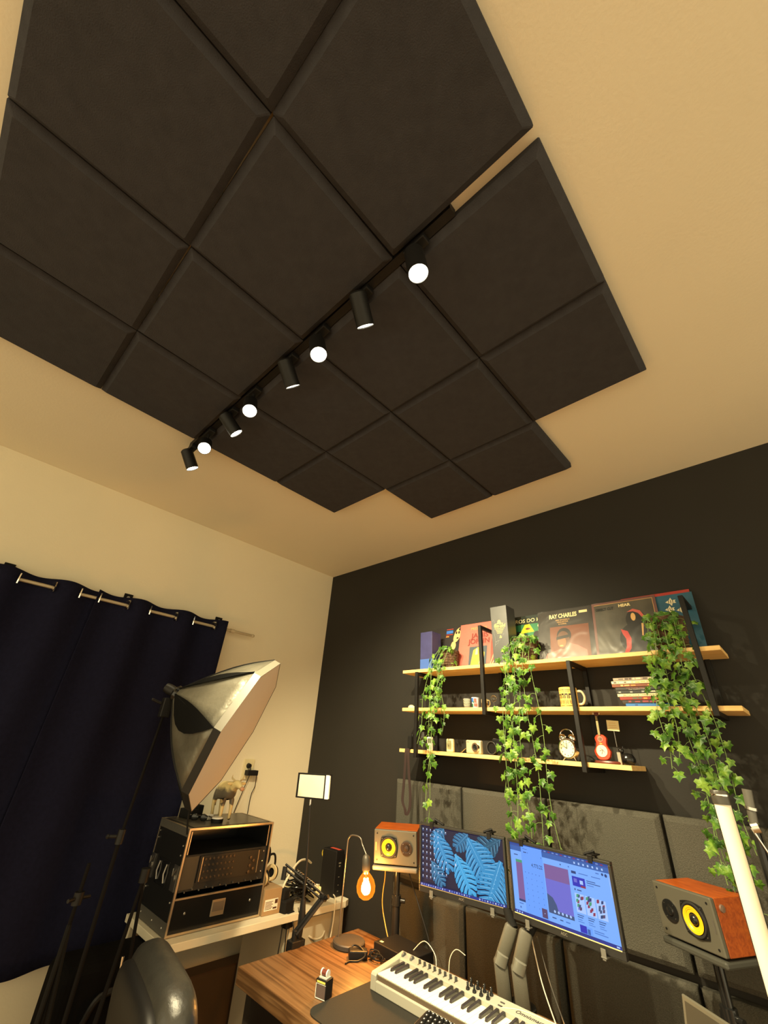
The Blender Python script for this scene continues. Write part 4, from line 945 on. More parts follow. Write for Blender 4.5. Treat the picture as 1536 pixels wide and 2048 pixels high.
for k in range(8):
    a = 2 * PI * k / 8
    m.cyl((0.0105 * math.cos(a), 0.0105 * math.sin(a), -0.092), (0.0105 * math.cos(a + .3), 0.0105 * math.sin(a + .3), -0.148), 0.0022, n=6, M=T)
m.build('filament', emis('filament_glow', (1.0, 0.80, 0.40), 16), r)
MB().cyl((0, 0, -0.066), (0, 0, -0.094), 0.005, 0.003, M=T).build('glass_stem', emis('stem_glow', (1.0, 0.4, 0.08), 1.0), r, smooth=True)
ld = bpy.data.lights.new('bulb_light', 'POINT'); ld.energy = 24.0; ld.color = (1.0, 0.52, 0.16); ld.shadow_soft_size = 0.03
lo = bpy.data.objects.new('bulb_light', ld); COL.objects.link(lo); lo.parent = r; lo.location = T @ Vector((0, 0, -0.120))

# ------------------------------------------------------------------ small things on the desk
r = empty('power_adapter', (1.270, -0.575, D), 'black power brick with a cord wrapped over it, beside the lamp base', 'adapter', 0.9)
MB().box((0, 0, 0.016), (0.085, 0.048, 0.030)).build('brick', M['black'], r, bevel=0.005)
MB().tube(smooth_path([(-0.04, 0.01, 0.02), (-0.02, 0.028, 0.034), (0.01, 0.0, 0.036), (0.03, -0.028, 0.02), (0.0, -0.038, 0.005), (-0.04, -0.04, 0.004), (-0.06, -0.06, 0.003)]), 0.0035, 8).build('cord', M['black'], r, smooth=True)
r = empty('set_top_box', (1.395, -0.405, D), 'flat black media box in front of the left speaker stand', 'media box', -0.04)
MB().box((0, 0, 0.022), (0.235, 0.155, 0.040)).build('case', M['black'], r, bevel=0.003)
MB().box((-0.090, -0.052, 0.0424), (0.018, 0.013, 0.0006)).build('sticker', I_cream, r)
MB().box((-0.118, -0.03, 0.026), (0.002, 0.008, 0.010)).build('port', M['alu'], r)
r = empty('earphone_coil', (1.335, -0.520, D), 'tangled black and clear cable lying by the flat media box', 'cable')
rn = random.Random(9); pts = [(0.035 * math.cos(t) + rn.uniform(-.012, .012), 0.022 * math.sin(t) + rn.uniform(-.01, .01), 0.006 + 0.022 * rn.random()) for t in [k * 0.8 for k in range(30)]]
MB().tube(smooth_path(pts, 4), 0.0028, 6).build('loops', M['blackgloss'], r, smooth=True)
r = empty('toy_amp', (1.425, -0.905, D), 'tiny toy amplifier with two white wheels on top, on the wooden desk', 'toy', math.radians(14)); r.scale = (1.2, 1.2, 1.1)
MB().box((0, 0, 0.0245), (0.040, 0.038, 0.048)).build('cabinet', M['black'], r, bevel=0.001)
m = MB(); y = -0.0198
for a in (rc(-0.019, 0.002, 0.019, 0.0042), rc(-0.019, 0.002, -0.0172, 0.038), rc(-0.019, 0.037, 0.019, 0.0382)): m.mesh([(x, y, z) for x, z in a], [(0, 1, 2, 3)])
m.build('trim', M['white'], r)
MB().box((0, -0.0192, 0.0425), (0.032, 0.0012, 0.005)).build('panel', M['gold'], r); MB().box((0.001, -0.0192, 0.020), (0.034, 0.001, 0.031)).build('grille', mat('grille', (0.09, 0.06, 0.05), 0.7), r)
for s in (-1, 1):
    MB().cyl((s * 0.009, 0, 0.060), (s * 0.0125, 0, 0.060), 0.0105, n=28).build('wheel', M['white'], r, smooth=True)
MB().cyl((-0.009, 0, 0.060), (0.009, 0, 0.060), 0.008, n=20).build('spool', M['darkwood'], r, smooth=True)
MB().box((0, 0, 0.0500), (0.030, 0.024, 0.004)).build('cradle', M['silver'], r)

# ------------------------------------------------------------------ piano controller
r = empty('piano_keyboard', (1.500, -0.728, D + 0.005), 'silver-grey music keyboard controller lying on the desk', 'music keyboard')
L = 0.83
prof = [(0.0, 0.0), (0.0, 0.046), (0.004, 0.050)]
end = [(0.0, 0.0), (0.0, 0.043), (0.006, 0.050), (0.140, 0.066), (0.192, 0.074), (0.198, 0.070), (0.198, 0.0)]
m = MB()
def slab(m, x0, x1, pr):
    n = len(pr); m.mesh([(x0, y, z) for y, z in pr] + [(x1, y, z) for y, z in pr], [tuple(range(n)), tuple(range(2 * n - 1, n - 1, -1))] + [(i, n + i, n + (i + 1) % n, (i + 1) % n) for i in range(n)])
slab(m, 0.0, 0.028, end); slab(m, L - 0.05, L, end)
slab(m, 0.028, L - 0.05, [(0.0, 0.0), (0.0, 0.030), (0.010, 0.032), (0.012, 0.028), (0.142, 0.028), (0.142, 0.066), (0.192, 0.074), (0.198, 0.070), (0.198, 0.0)])
m.build('body', M['midibody'], r, bevel=0.0025)
MB().span((0.030, 0.0085, 0.031), (L - 0.052, 0.011, 0.044)).build('key_slot', mat('slot_brown', (0.10, 0.07, 0.045), 0.5), r)
nw = 31; pitch = (L - 0.082) / nw; k0 = 0.031
wk = MB(); wk.span((0, 0.010, 0.036), (pitch - 0.0011, 0.141, 0.052)); wk.span((0, 0.0075, 0.047), (pitch - 0.0011, 0.012, 0.052))
w0 = wk.build('white_key', M['key'], r, bevel=0.0008, seg=1); w0.location = (k0, 0, 0)
for i in range(1, nw):
    c = w0.copy(); COL.objects.link(c); c.location = (k0 + i * pitch, 0, 0)
bk = MB(); e = [(0.058, 0.050), (0.064, 0.0605), (0.141, 0.0645), (0.141, 0.050)]
slab(bk, -0.0052, 0.0052, e); b0 = bk.build('black_key', M['keyblack'], r, bevel=0.001, seg=1)
first = True
for i in range(nw - 1):
    if i % 7 in (0, 1, 3, 4, 5):
        o = b0 if first else b0.copy()
        if not first: COL.objects.link(o)
        first = False; o.location = (k0 + (i + 1) * pitch - 0.0005, 0, 0)
zt = lambda y: 0.066 + (y - 0.142) / 0.05 * 0.008
for i in range(2):
    MB().lathe([(0.0, -0.0045), (0.011, -0.0045), (0.012, -0.003), (0.012, 0.003), (0.011, 0.0045), (0, 0.0045)], 20, Matrix.Translation((0.030 + i * 0.045, 0.168, zt(0.168))) @ Matrix.Rotation(PI / 2, 4, 'Y')).build('wheel', mat('wheel_grey', (0.10, 0.10, 0.095), 0.4), r, smooth=True)
for i in range(8):
    x = 0.118 + i * 0.0255
    MB().box((x, 0.168, zt(0.168) + 0.0005), (0.0025, 0.034, 0.0008)).box((x, 0.166, zt(0.168) + 0.006), (0.009, 0.006, 0.012)).build('slider', mat('slider_dark', (0.04, 0.04, 0.04), 0.35), r, bevel=0.001)
for i in range(4):
    for j in range(2):
        x = 0.356 + i * 0.0285; y = 0.156 + j * 0.024
        MB().lathe([(0.0075, 0), (0.0065, 0.006), (0.0042, 0.008), (0.0045, 0.020), (0.003, 0.022), (0, 0.022)], 16, Matrix.Translation((x, y, zt(y)))).build('knob', M['blackgloss'], r, smooth=True)
        MB().box((x, y - 0.0038, zt(y) + 0.018), (0.0012, 0.001, 0.007)).build('pointer', M['white'], r)
for j in range(2): MB().box((0.492, 0.152 + j * 0.018, zt(0.152 + j * 0.018) + 0.001), (0.016, 0.005, 0.002)).build('button', mat('button_dark', (0.06, 0.055, 0.055), 0.4), r)
sl = math.atan2(0.008, 0.05)
text('lettering', 'Omnismart', 0.022, pm('#2a2824'), r, (0.545, 0.156, zt(0.156) + 0.0006), 0.10, rot=(sl, 0, 0), shear=0.3)
text('lettering', '[ on ]', 0.014, pm('#2a2824'), r, (0.685, 0.158, zt(0.158) + 0.0006), 0.04, rot=(sl, 0, 0))
MB().tube(smooth_path([(0.50, 0.146, zt(0.146) + 0.001), (0.56, 0.176, zt(0.176) + 0.001), (0.66, 0.186, zt(0.186) + 0.001), (0.76, 0.188, zt(0.188) + 0.001)]), 0.0012, 5).build('trim_arc', M['cream'], r)

# computer keyboard in front
r = empty('computer_keyboard', (1.800, -0.888, D + 0.0055), 'black computer keyboard on the mat before the piano keys', 'keyboard', 0.02, math.radians(10))
MB().span((0, 0, 0), (0.44, 0.150, 0.014)).build('case', M['black'], r, bevel=0.004)
for x in (0.03, 0.41): MB().span((x - 0.01, 0.128, -0.022), (x + 0.01, 0.138, 0.001)).build('rear_foot', M['black'], r)
kc = MB(); kc.mesh([(0, 0, 0), (0.0155, 0, 0), (0.0155, 0.0155, 0), (0, 0.0155, 0), (0.002, 0.002, 0.007), (0.0135, 0.002, 0.007), (0.0135, 0.0138, 0.007), (0.002, 0.0138, 0.007)],
                   [(0, 3, 2, 1), (4, 5, 6, 7), (0, 1, 5, 4), (1, 2, 6, 5), (2, 3, 7, 6), (3, 0, 4, 7)])
kc.k = 1; kc.mesh([(0.005, 0.006, 0.0072), (0.0085, 0.006, 0.0072), (0.0085, 0.0105, 0.0072), (0.005, 0.0105, 0.0072)], [(0, 1, 2, 3)])
k_0 = kc.build('keycap', [M['blackmatte'], M['white']], r); first = True
for j in range(5):
    for i in range(18):
        o = k_0 if first else k_0.copy()
        if not first: COL.objects.link(o)
        first = False; o.location = (0.012 + i * 0.0182 + j * 0.003, 0.128 - j * 0.0185, 0.014)
# laptop screen, lower right corner
r = empty('tablet', (2.66, -0.66, D), 'grey framed tablet leaning on its stand at the right end of the desk', 'tablet', -0.62, -0.16)
MB().span((-0.13, 0, 0.02), (0.13, 0.008, 0.275)).build('frame', mat('tablet_grey', (0.085, 0.08, 0.06), 0.4), r, bevel=0.004)
MB().span((-0.118, -0.001, 0.032), (0.118, 0.001, 0.263)).build('screen', mat('tablet_screen', (0.03, 0.028, 0.02), 0.5), r)
MB().span((-0.05, 0.0, 0), (0.05, 0.09, 0.02)).build('stand', M['black'], r, bevel=0.002)

# ------------------------------------------------------------------ tube light at the right
r = empty('tube_light', (2.868, -0.905, 0.0), 'tall white tube light with dark caps and black back, unlit', 'light', 0.15)
zb, ztp = 0.34, 1.518
MB().lathe([(0.0175, zb), (0.0175, ztp)], 28, a0=PI, a1=2 * PI).build('diffuser', mat('milky_tube', (0.80, 0.76, 0.62), 0.5), r, smooth=True)
MB().span((-0.019, 0.0, zb), (0.019, 0.016, ztp)).build('back_rail', M['black'], r, bevel=0.003)
capm = mat('cap_dark', (0.05, 0.045, 0.035), 0.3)
MB().lathe([(0, ztp), (0.0195, ztp), (0.0195, ztp + 0.028), (0.018, ztp + 0.030), (0, ztp + 0.030)], 28).build('end_cap', capm, r, smooth=True)
MB().lathe([(0, zb - 0.03), (0.0195, zb - 0.03), (0.0195, zb), (0, zb)], 28).build('end_cap', capm, r, smooth=True)
MB().lathe([(0.0198, ztp + 0.018), (0.0203, ztp + 0.020), (0.0198, ztp + 0.022)], 28).build('cap_ring', M['chrome'], r, smooth=True)
MB().cyl((0, 0.0, 0.02), (0, 0.0, zb - 0.03), 0.011).build('pole', M['black'], r, smooth=True)
for k in range(3):
    a = 2 * PI * k / 3 + 0.5
    MB().tube([(0, 0, 0.16), (0.12 * math.cos(a), 0.12 * math.sin(a), 0.01)], 0.008, 8).build('leg', M['black'], r, smooth=True)
# microphone-style clamp stand behind the tube
r = empty('clamp_stand', (2.930, -0.835, 0), 'dark stand with shiny clamp and metal rod right of the tube light', 'stand')
MB().cyl((0, 0, 0.02), (-0.02, -0.03, 1.30), 0.010).build('pole', M['black'], r, smooth=True)
MB().tube([(-0.018, -0.03, 1.30), (-0.012, -0.05, 1.47)], 0.009).build('upper_pole', M['blackgloss'], r, smooth=True)
MB().tube([(-0.018, -0.058, 1.475), (0.024, -0.05, 1.365)], 0.0026).build('metal_rod', M['chrome'], r, smooth=True)
MB().cyl((-0.012, -0.05, 1.478), (-0.004, -0.05, 1.555), 0.009, 0.0105, n=16).build('clamp_body', mat('clamp_grey', (0.10, 0.095, 0.08), 0.3), r, smooth=True)
MB().cyl((-0.008, -0.05, 1.512), (-0.007, -0.05, 1.518), 0.0125, n=16).cyl((-0.018, -0.052, 1.474), (-0.004, -0.05, 1.478), 0.0125, n=12).build('clamp_ring', M['alu'], r, smooth=True)
for k in range(3):
    a = 2 * PI * k / 3
    MB().tube([(0, 0, 0.12), (0.12 * math.cos(a), 0.12 * math.sin(a), 0.01)], 0.007, 8).build('leg', M['black'], r, smooth=True)

# ------------------------------------------------------------------ left table and what stands on it
TZ = 0.735
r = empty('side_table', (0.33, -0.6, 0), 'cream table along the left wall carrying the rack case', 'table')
m = MB(); m.mesh([(x, y, z) for z in (TZ - 0.032, TZ) for x, y in ((0.125, -1.185), (0.622, -1.185), (0.622, -0.055), (0.600, -0.012), (0.125, -0.012))],
                 [(4, 3, 2, 1, 0), (5, 6, 7, 8, 9)] + [(i, (i + 1) % 5, 5 + (i + 1) % 5, 5 + i) for i in range(5)])
m.build('tabletop', M['cream'], r, world=True, bevel=0.002)
for (x, y) in ((0.16, -1.15),): MB().span((x - 0.02, y - 0.02, 0), (x + 0.02, y + 0.02, TZ - 0.032)).build('leg', M['cream'], r, world=True)
MB().span((0.12, -1.16, 0.64), (0.14, -0.47, TZ - 0.032)).build('rear_rail', M['cream'], r, world=True)
r = empty('drawer_unit', (0.38, -0.24, 0), 'cream drawer unit standing under the right end of the side table', 'drawers')
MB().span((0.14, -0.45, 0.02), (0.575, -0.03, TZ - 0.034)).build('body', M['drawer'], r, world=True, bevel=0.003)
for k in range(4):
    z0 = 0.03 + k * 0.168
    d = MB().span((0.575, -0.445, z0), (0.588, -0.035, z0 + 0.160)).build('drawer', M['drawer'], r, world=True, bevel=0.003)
    MB().tube(smooth_path([(0.588 - 0.38, -0.30 + 0.24, z0 + 0.075), (0.605 - 0.38, -0.27 + 0.24, z0 + 0.062), (0.608 - 0.38, -0.24 + 0.24, z0 + 0.058), (0.605 - 0.38, -0.21 + 0.24, z0 + 0.062), (0.588 - 0.38, -0.18 + 0.24, z0 + 0.075)]), 0.005).build('handle', M['drawer'], d, smooth=True)
m = MB()
for k in range(5): m.span((0.5885, -0.43, 0.62 - k * 0.012), (0.589, -0.40, 0.624 - k * 0.012))
m.build('label_print', M['blackmatte'], r, world=True)
r = empty('brown_chest', (0.13, -0.72, 0), 'plain brown wooden chest on the floor under the side table', 'chest')
MB().span((0.02, -1.06, 0.0), (0.118, -0.345, 0.395)).build('panel', M['brownboard'], r, world=True, bevel=0.004)
MB().span((0.0195, -1.065, 0.395), (0.121, -0.343, 0.403)).build('lid', mat('brown_lid', (0.06, 0.028, 0.012), 0.6), r, world=True)

# rack case
X0, X1, Y0, Y1, Z0, Z1 = 0.178, 0.550, -1.156, -0.640, TZ + 0.004, 1.153
r = empty('rack_case', (0.364, -0.898, TZ), 'black flight case with aluminium edges and rack gear inside', 'flight case')
b = MB(); t = 0.012
b.span((X0, Y0, Z0), (X1, Y0 + t, Z1)); b.span((X0, Y1 - t, Z0), (X1, Y1, Z1)); b.span((X0, Y0 + t, Z1 - t), (X1, Y1 - t, Z1)); b.span((X0, Y0 + t, Z0), (X1, Y1 - t, Z0 + t)); b.span((X0, Y0 + t, Z0 + t), (X0 + t, Y1 - t, Z1 - t))
b.build('shell', mat('case_black', (0.010, 0.010, 0.010), 0.35), r, world=True)
e = MB(); w = 0.009
for y in (Y0 - 0.001, Y1 + 0.001 - w):
    for x in (X1 - w + 0.001, X0 - 0.001): e.span((x, y, Z0), (x + w, y + w, Z1))
for z in (Z0 - 0.001, Z1 - w + 0.002):
    for x in (X1 - w + 0.002, X0 - 0.002): e.span((x, Y0, z), (x + w, Y1, z + w))
for y in (Y0 - 0.002, Y1 - w + 0.002):
    e.span((X0, y, Z1 - w + 0.001), (X1, y + w, Z1 + 0.002)); e.span((X0, y, Z0), (X1, y + w, Z0 + w))
e.span((X1 - w + 0.001, Y0 + w, 0.870), (X1 + 0.002, Y1 - w, 0.877))
e.span((X1 - 0.004, Y0 + 0.016, 1.045), (X1 - 0.002, Y0 + 0.021, 1.14)); e.span((X1 - 0.004, Y1 - 0.026, 1.045), (X1 - 0.002, Y1 - 0.020, 1.14))
ed = mat('edge_alu', (0.60, 0.50, 0.36), 0.32, metal=0.85)
e.build('edge_trim', ed, r, world=True)
bandm = mat('band_grey', (0.075, 0.072, 0.062), 0.45)
MB().span((X0, Y0 - 0.0025, Z0), (X1, Y0 - 0.0005, Z0 + 0.05)).build('side_band', bandm, r, world=True)
MB().span((X0, Y0 - 0.0025, Z1 - 0.035), (X1, Y0 - 0.0005, Z1)).build('side_band', bandm, r, world=True)
d = MB().span((X1 - 0.012, Y0 + 0.010, Z0 + 0.010), (X1 - 0.001, Y1 - 0.010, 0.868)).build('drawer', M['blackgloss'], r, world=True)
off = Vector((0.364, -0.898, TZ))
for y in (Y0 + 0.075, Y1 - 0.075): MB().lathe([(0, 0.003), (0.004, 0.003), (0.006, 0.0)], 12, Matrix.Translation(Vector((X1 - 0.001, y, 0.815)) - off) @ Matrix.Rotation(PI / 2, 4, 'Y')).build('bolt', M['alu'], d, smooth=True)
m = MB(); m.span(Vector((X1 - 0.001, -0.942, 0.782)) - off, Vector((X1 + 0.003, -0.868, 0.845)) - off); m.build('latch', ed, d, bevel=0.001)
m = MB(); m.span(Vector((X1 + 0.003, -0.936, 0.800)) - off, Vector((X1 + 0.005, -0.874, 0.838)) - off); m.build('latch_plate', M['steel'], d)
MB().span((X1 - 0.30, Y0 + t, 0.895), (X1 - 0.014, Y1 - t, 1.04)).build('rack_unit', mat('rack_black', (0.010, 0.009, 0.008), 0.65), r, world=True)

MB().span((X1 - 0.014, Y0 + 0.100, 0.925), (X1 - 0.006, Y1 - 0.050, 1.032)).build('mixer_panel', mat('mixer_brown', (0.012, 0.008, 0.005), 0.6), r, world=True)
MB().span((X1 - 0.007, Y0 + 0.110, 0.93), (X1 - 0.002, Y0 + 0.114, 1.028)).build('side_rail', ed, r, world=True)
MB().span((X1 - 0.007, Y1 - 0.068, 0.93), (X1 - 0.002, Y1 - 0.064, 1.028)).build('side_rail', ed, r, world=True)
MB().span((X1 - 0.013, Y0 + 0.016, 0.905), (X1 - 0.009, Y0 + 0.092, 1.034)).build('blank_plate', mat('plate_dim', (0.045, 0.037, 0.026), 0.5), r, world=True)
kn = MB().lathe([(0.007, 0), (0.006, 0.006), (0, 0.007)], 12).lathe([(0.0065, -0.001), (0.009, -0.0005), (0.009, 0.0005)], 12)
k0_ = kn.build('knob', mat('knob_bronze', (0.09, 0.055, 0.03), 0.5, metal=0.4), r, smooth=True); first = True
def put_knob(y, z, s=1.0):
    global first
    o = k0_ if first else k0_.copy()
    if not first: COL.objects.link(o)
    first = False
    o.location = Vector((X1 - 0.006, y, z)) - off; o.rotation_euler = (0, PI / 2, 0); o.scale = (s, s, s)
for j in range(8):
    for i in range(4): put_knob(Y0 + 0.128 + j * 0.0235, 1.018 - i * 0.0255, 0.8 if i else 0.95)
for (yy, zz) in ((Y1 - 0.115, 1.0), (Y1 - 0.095, 0.985), (Y1 - 0.115, 0.965), (Y1 - 0.092, 0.95), (Y1 - 0.118, 0.938)): put_knob(yy, zz, 1.25)
kk = MB().lathe([(0.004, 0), (0.003, 0.009), (0, 0.010)], 10).build('toggle', M['alu'], r, smooth=True); f2 = True
for j in range(12):
    for i in range(1):
        o = kk if f2 else kk.copy()
        if not f2: COL.objects.link(o)
        f2 = False; o.location = Vector((X1 - 0.012, Y0 + 0.05 + j * 0.038, 0.897 + (j % 2) * 0.008)) - off; o.rotation_euler = (0, PI / 2 + 0.3, 0)
for z in (1.02, 0.975, 0.93): MB().lathe([(0, 0.003), (0.004, 0.002), (0.005, 0.0)], 10, Matrix.Translation(Vector((X1 - 0.010, Y1 - 0.030, z)) - off) @ Matrix.Rotation(PI / 2, 4, 'Y')).build('rack_screw', M['alu'], r, smooth=True)
# latches, recessed handle on the left flank
hd = MB()
hd.span((X0 + 0.11, Y0 - 0.004, 0.895), (X0 + 0.25, Y0 - 0.001, 1.0)); hd.build('handle_dish', M['blackgloss'], r, world=True, bevel=0.002)
for x in (X0 + 0.135, X0 + 0.225): MB().tube([(x, Y0 - 0.006, 0.985), (x - 0.004, Y0 - 0.012, 0.945), (x, Y0 - 0.006, 0.910)], 0.004).build('handle_bar', M['alu'], r, smooth=True, world=True)
for x in (X0 + 0.03, X1 - 0.04):
    m = MB(); m.span((x - 0.025, Y0 - 0.005, 0.90), (x + 0.025, Y0 - 0.001, 1.0)); m.cyl((x, Y0 - 0.004, 0.95), (x, Y0 - 0.012, 0.95), 0.015); m.tube([(x - 0.015, Y0 - 0.010, 0.985), (x, Y0 - 0.016, 0.96), (x + 0.012, Y0 - 0.010, 0.985)], 0.003)
    m.build('butterfly_latch', M['steel'], r, smooth=True, world=True)
for (x, z) in ((X0 + 0.03, 0.86), (X0 + 0.03, 1.07), (X1 - 0.025, 1.08), (X1 - 0.025, 0.86), (X0 + 0.03, 1.10), (X1 - 0.03, 1.04), (X0 + 0.05, Z0 + 0.025), (X0 + 0.2, Z0 + 0.025), (X1 - 0.05, Z0 + 0.025)):
    MB().ball((x, Y0 - 0.003, z), 0.004, 8).build('rivet', M['alu'], r, smooth=True, world=True)
MB().span((X0 + 0.02, Y0 + 0.03, Z1), (X1 - 0.02, Y1 - 0.02, Z1 + 0.003)).build('top_mat', mat('top_dim', (0.06, 0.055, 0.042), 0.3), r, world=True)
# carry cup on the right flank
MB().tube(smooth_path([(X1 - 0.06, Y1 + 0.002, 1.03), (X1 - 0.05, Y1 + 0.035, 1.02), (X1 - 0.05, Y1 + 0.04, 0.96), (X1 - 0.06, Y1 + 0.002, 0.94)]), 0.008).build('side_handle', M['black'], r, smooth=True, world=True)

T0 = Z1 + 0.0035
# cow figurine
r = empty('cow_figurine', (0.36, -0.888, T0), 'white cow figurine with dark legs and lifted head on the rack case', 'figurine', -0.18); r.scale = (1.12, 1.12, 1.12)
cowm = bpy.data.materials.new('cow_hide'); cowm.use_nodes = True; nt = cowm.node_tree; p = nt.nodes['Principled BSDF']; p.inputs['Roughness'].default_value = 0.35
tc = nt.nodes.new('ShaderNodeTexCoord'); sx = nt.nodes.new('ShaderNodeSeparateXYZ'); nt.links.new(tc.outputs['Object'], sx.inputs[0])
n = nt.nodes.new('ShaderNodeTexNoise'); n.inputs['Scale'].default_value = 28; nt.links.new(tc.outputs['Object'], n.inputs['Vector'])
# chest and belly darker where z is between belly and shoulder near the front: natural coat marking
md = nt.nodes.new('ShaderNodeMath'); md.operation = 'MULTIPLY_ADD'; md.inputs[1].default_value = 0.05; nt.links.new(n.outputs['Fac'], md.inputs[0]); nt.links.new(sx.outputs['Z'], md.inputs[2])
rp = nt.nodes.new('ShaderNodeValToRGB'); cr = rp.color_ramp
cols = [(0.0, '#2a2018'), (0.135, '#2a2018'), (0.15, '#c9b27c'), (0.40, '#d6c08a'), (0.43, '#5a5248'), (0.66, '#6e6556'), (0.73, '#e2cc90'), (1.0, '#ecd9a0')]
while len(cr.elements) < len(cols): cr.elements.new(0.5)
for e_, (q_, c_) in zip(cr.elements, cols): e_.position = q_; e_.color = (*srgb(c_), 1)
ms = nt.nodes.new('ShaderNodeMapRange'); ms.inputs['From Min'].default_value = 0.0; ms.inputs['From Max'].default_value = 0.235; nt.links.new(md.outputs[0], ms.inputs[0]); nt.links.new(ms.outputs[0], rp.inputs[0]); nt.links.new(rp.outputs[0], p.inputs['Base Color'])
V = [(0.0, 0, 0.125), (-0.050, 0, 0.128), (-0.095, 0, 0.120), (0.045, 0, 0.128), (0.080, 0, 0.140), (0.105, 0.004, 0.158), (0.128, 0.010, 0.168), (0.152, 0.014, 0.160), (0.172, 0.018, 0.152)]
R_ = [(0.040, 0.044), (0.038, 0.042), (0.032, 0.036), (0.040, 0.050), (0.030, 0.036), (0.022, 0.026), (0.023, 0.023), (0.015, 0.014), (0.011, 0.010)]
E_ = [(0, 1), (1, 2), (0, 3), (3, 4), (4, 5), (5, 6), (6, 7), (7, 8)]
def leg(px, py, hip, kx, front):
    i = len(V)
    V.extend([(px, py, 0.098), (px + kx, py * 1.05, 0.056), (px + kx * 0.3, py * 1.05, 0.016), (px + kx * 0.3 + 0.004, py * 1.05, 0.004)])
    R_.extend([0.015 if front else 0.018, 0.0095, 0.0082, 0.010]); E_.extend([(hip, i), (i, i + 1), (i + 1, i + 2), (i + 2, i + 3)])
leg(0.055, 0.022, 3, 0.003, True); leg(0.055, -0.022, 3, -0.002, True); leg(-0.088, 0.020, 2, -0.014, False); leg(-0.088, -0.020, 2, -0.016, False)
skin('body', V, E_, R_, cowm, r, 2)
for s in (-1, 1):
    MB().tube(smooth_path([(0.118, 0.010 + s * 0.016, 0.182), (0.112, 0.010 + s * 0.030, 0.192), (0.118, 0.010 + s * 0.032, 0.208)]), [0.0045] * 6 + [0.004, 0.0035, 0.003, 0.0022, 0.0016, 0.001, 0.0006][:7], 8).build('horn', pm('#cdb98a'), r, smooth=True)
    MB().ball((0.110, 0.010 + s * 0.034, 0.168), 0.011, 12, sc3=(0.5, 1.5, 0.7)).build('ear', pm('#e0c88e'), r, smooth=True)
MB().ball((0.178, 0.019, 0.1505), 0.0125, 14, sc3=(0.7, 1, 0.8)).build('muzzle', pm('#b98a6a'), r, smooth=True)
MB().tube(smooth_path([(-0.118, 0, 0.135), (-0.132, 0, 0.11), (-0.134, 0, 0.07), (-0.130, 0, 0.045)]), 0.003).build('tail', pm('#8a7350'), r, smooth=True)
# small things on the case
r = empty('camera_battery', (0.245, -1.035, T0), 'black camera gear with ridges on the left of the rack case top', 'camera gear', 0.2)
MB().box((0, 0, 0.022), (0.10, 0.06, 0.044)).box((0.0, 0.05, 0.03), (0.075, 0.04, 0.06)).cyl((0.0, 0.015, 0.055), (0.0, 0.05, 0.055), 0.018).build('body', M['blackmatte'], r, bevel=0.004)
r = empty('sunglasses', (0.36, -1.025, T0), 'glossy black sunglasses lying on the rack case top', 'glasses', 0.7)
for s in (-1, 1): MB().ball((s * 0.027, 0, 0.016), 0.024, 14, sc3=(1, 0.25, 0.75)).build('lens', M['blackgloss'], r, smooth=True)
MB().tube([(-0.055, 0.005, 0.024), (-0.058, 0.06, 0.012), (-0.05, 0.11, 0.003)], 0.003).tube([(0.055, 0.005, 0.024), (0.058, 0.06, 0.012), (0.05, 0.11, 0.003)], 0.003).tube([(-0.052, 0, 0.024), (0.052, 0, 0.024)], 0.0035).build('temple', M['blackgloss'], r, smooth=True)
r = empty('tape_puck', (0.445, -0.955, T0), 'white-topped dark puck at the cow figurine feet', 'puck')
MB().lathe([(0, 0), (0.032, 0), (0.034, 0.018), (0, 0.018)], 28).build('rim', M['black'], r, smooth=True)
MB().lathe([(0, 0.018), (0.031, 0.018), (0.029, 0.023), (0, 0.023)], 28).build('top', M['white'], r, smooth=True)
r = empty('earbud_case', (0.345, -0.962, T0), 'small white square case beside the dark puck', 'case', 0.2)
MB().box((0, 0, 0.013), (0.050, 0.045, 0.026)).build('case', M['white'], r, bevel=0.007, seg=3)

# carton, headphones, adapters, strip, router
r = empty('carton_box', (0.50, -0.545, TZ), 'brown carton with a white label right of the rack case', 'box')
MB().span((0.435, -0.632, TZ + 0.001), (0.562, -0.515, TZ + 0.112)).build('box', M['carton'], r, world=True, bevel=0.001)
MB().span((0.5622, -0.622, TZ + 0.020), (0.5626, -0.535, TZ + 0.068)).build('label', M['paper'], r, world=True)
m = MB()
for k in range(6): m.span((0.5628, -0.618, TZ + 0.026 + k * 0.006), (0.563, -0.575 + 0.008 * (k % 2), TZ + 0.0285 + k * 0.006))
m.span((0.5628, -0.556, TZ + 0.046), (0.563, -0.537, TZ + 0.064)); m.span((0.5628, -0.565, TZ + 0.024), (0.563, -0.540, TZ + 0.032)); m.build('label_print', pm('#4a2d1c'), r, world=True)
r = empty('headphones', (0.46, -0.555, TZ + 0.113), 'black headphones with cream cushions lying on the carton', 'headphones', 0.4)
for s, tz in ((-1, 0.3), (1, -0.2)):
    T = Matrix.Translation((0.0, s * 0.045, 0.040)) @ Matrix.Rotation(PI / 2 + tz, 4, 'X')
    MB().lathe([(0, -0.012), (0.030, -0.012), (0.037, 0.0), (0.036, 0.012), (0, 0.012)], 24, T).build('ear_cup', M['blackgloss'], r, smooth=True)
    MB().lathe([(0.022, 0.012), (0.038, 0.013), (0.040, 0.020), (0.036, 0.027), (0.022, 0.024)], 24, T).build('cushion', mat('cream_pad', '#cdb98c', 0.6), r, smooth=True)
MB().tube(smooth_path([(0, -0.05, 0.05), (0.0, -0.062, 0.10), (0.01, -0.03, 0.135), (0.01, 0.02, 0.130), (0, 0.055, 0.09), (0, 0.05, 0.05)]), 0.006, 8).build('headband', M['black'], r, smooth=True)
r = empty('grey_pouch', (0.42, -0.405, TZ), 'small grey cloth pouch behind the carton', 'pouch', 0.3)
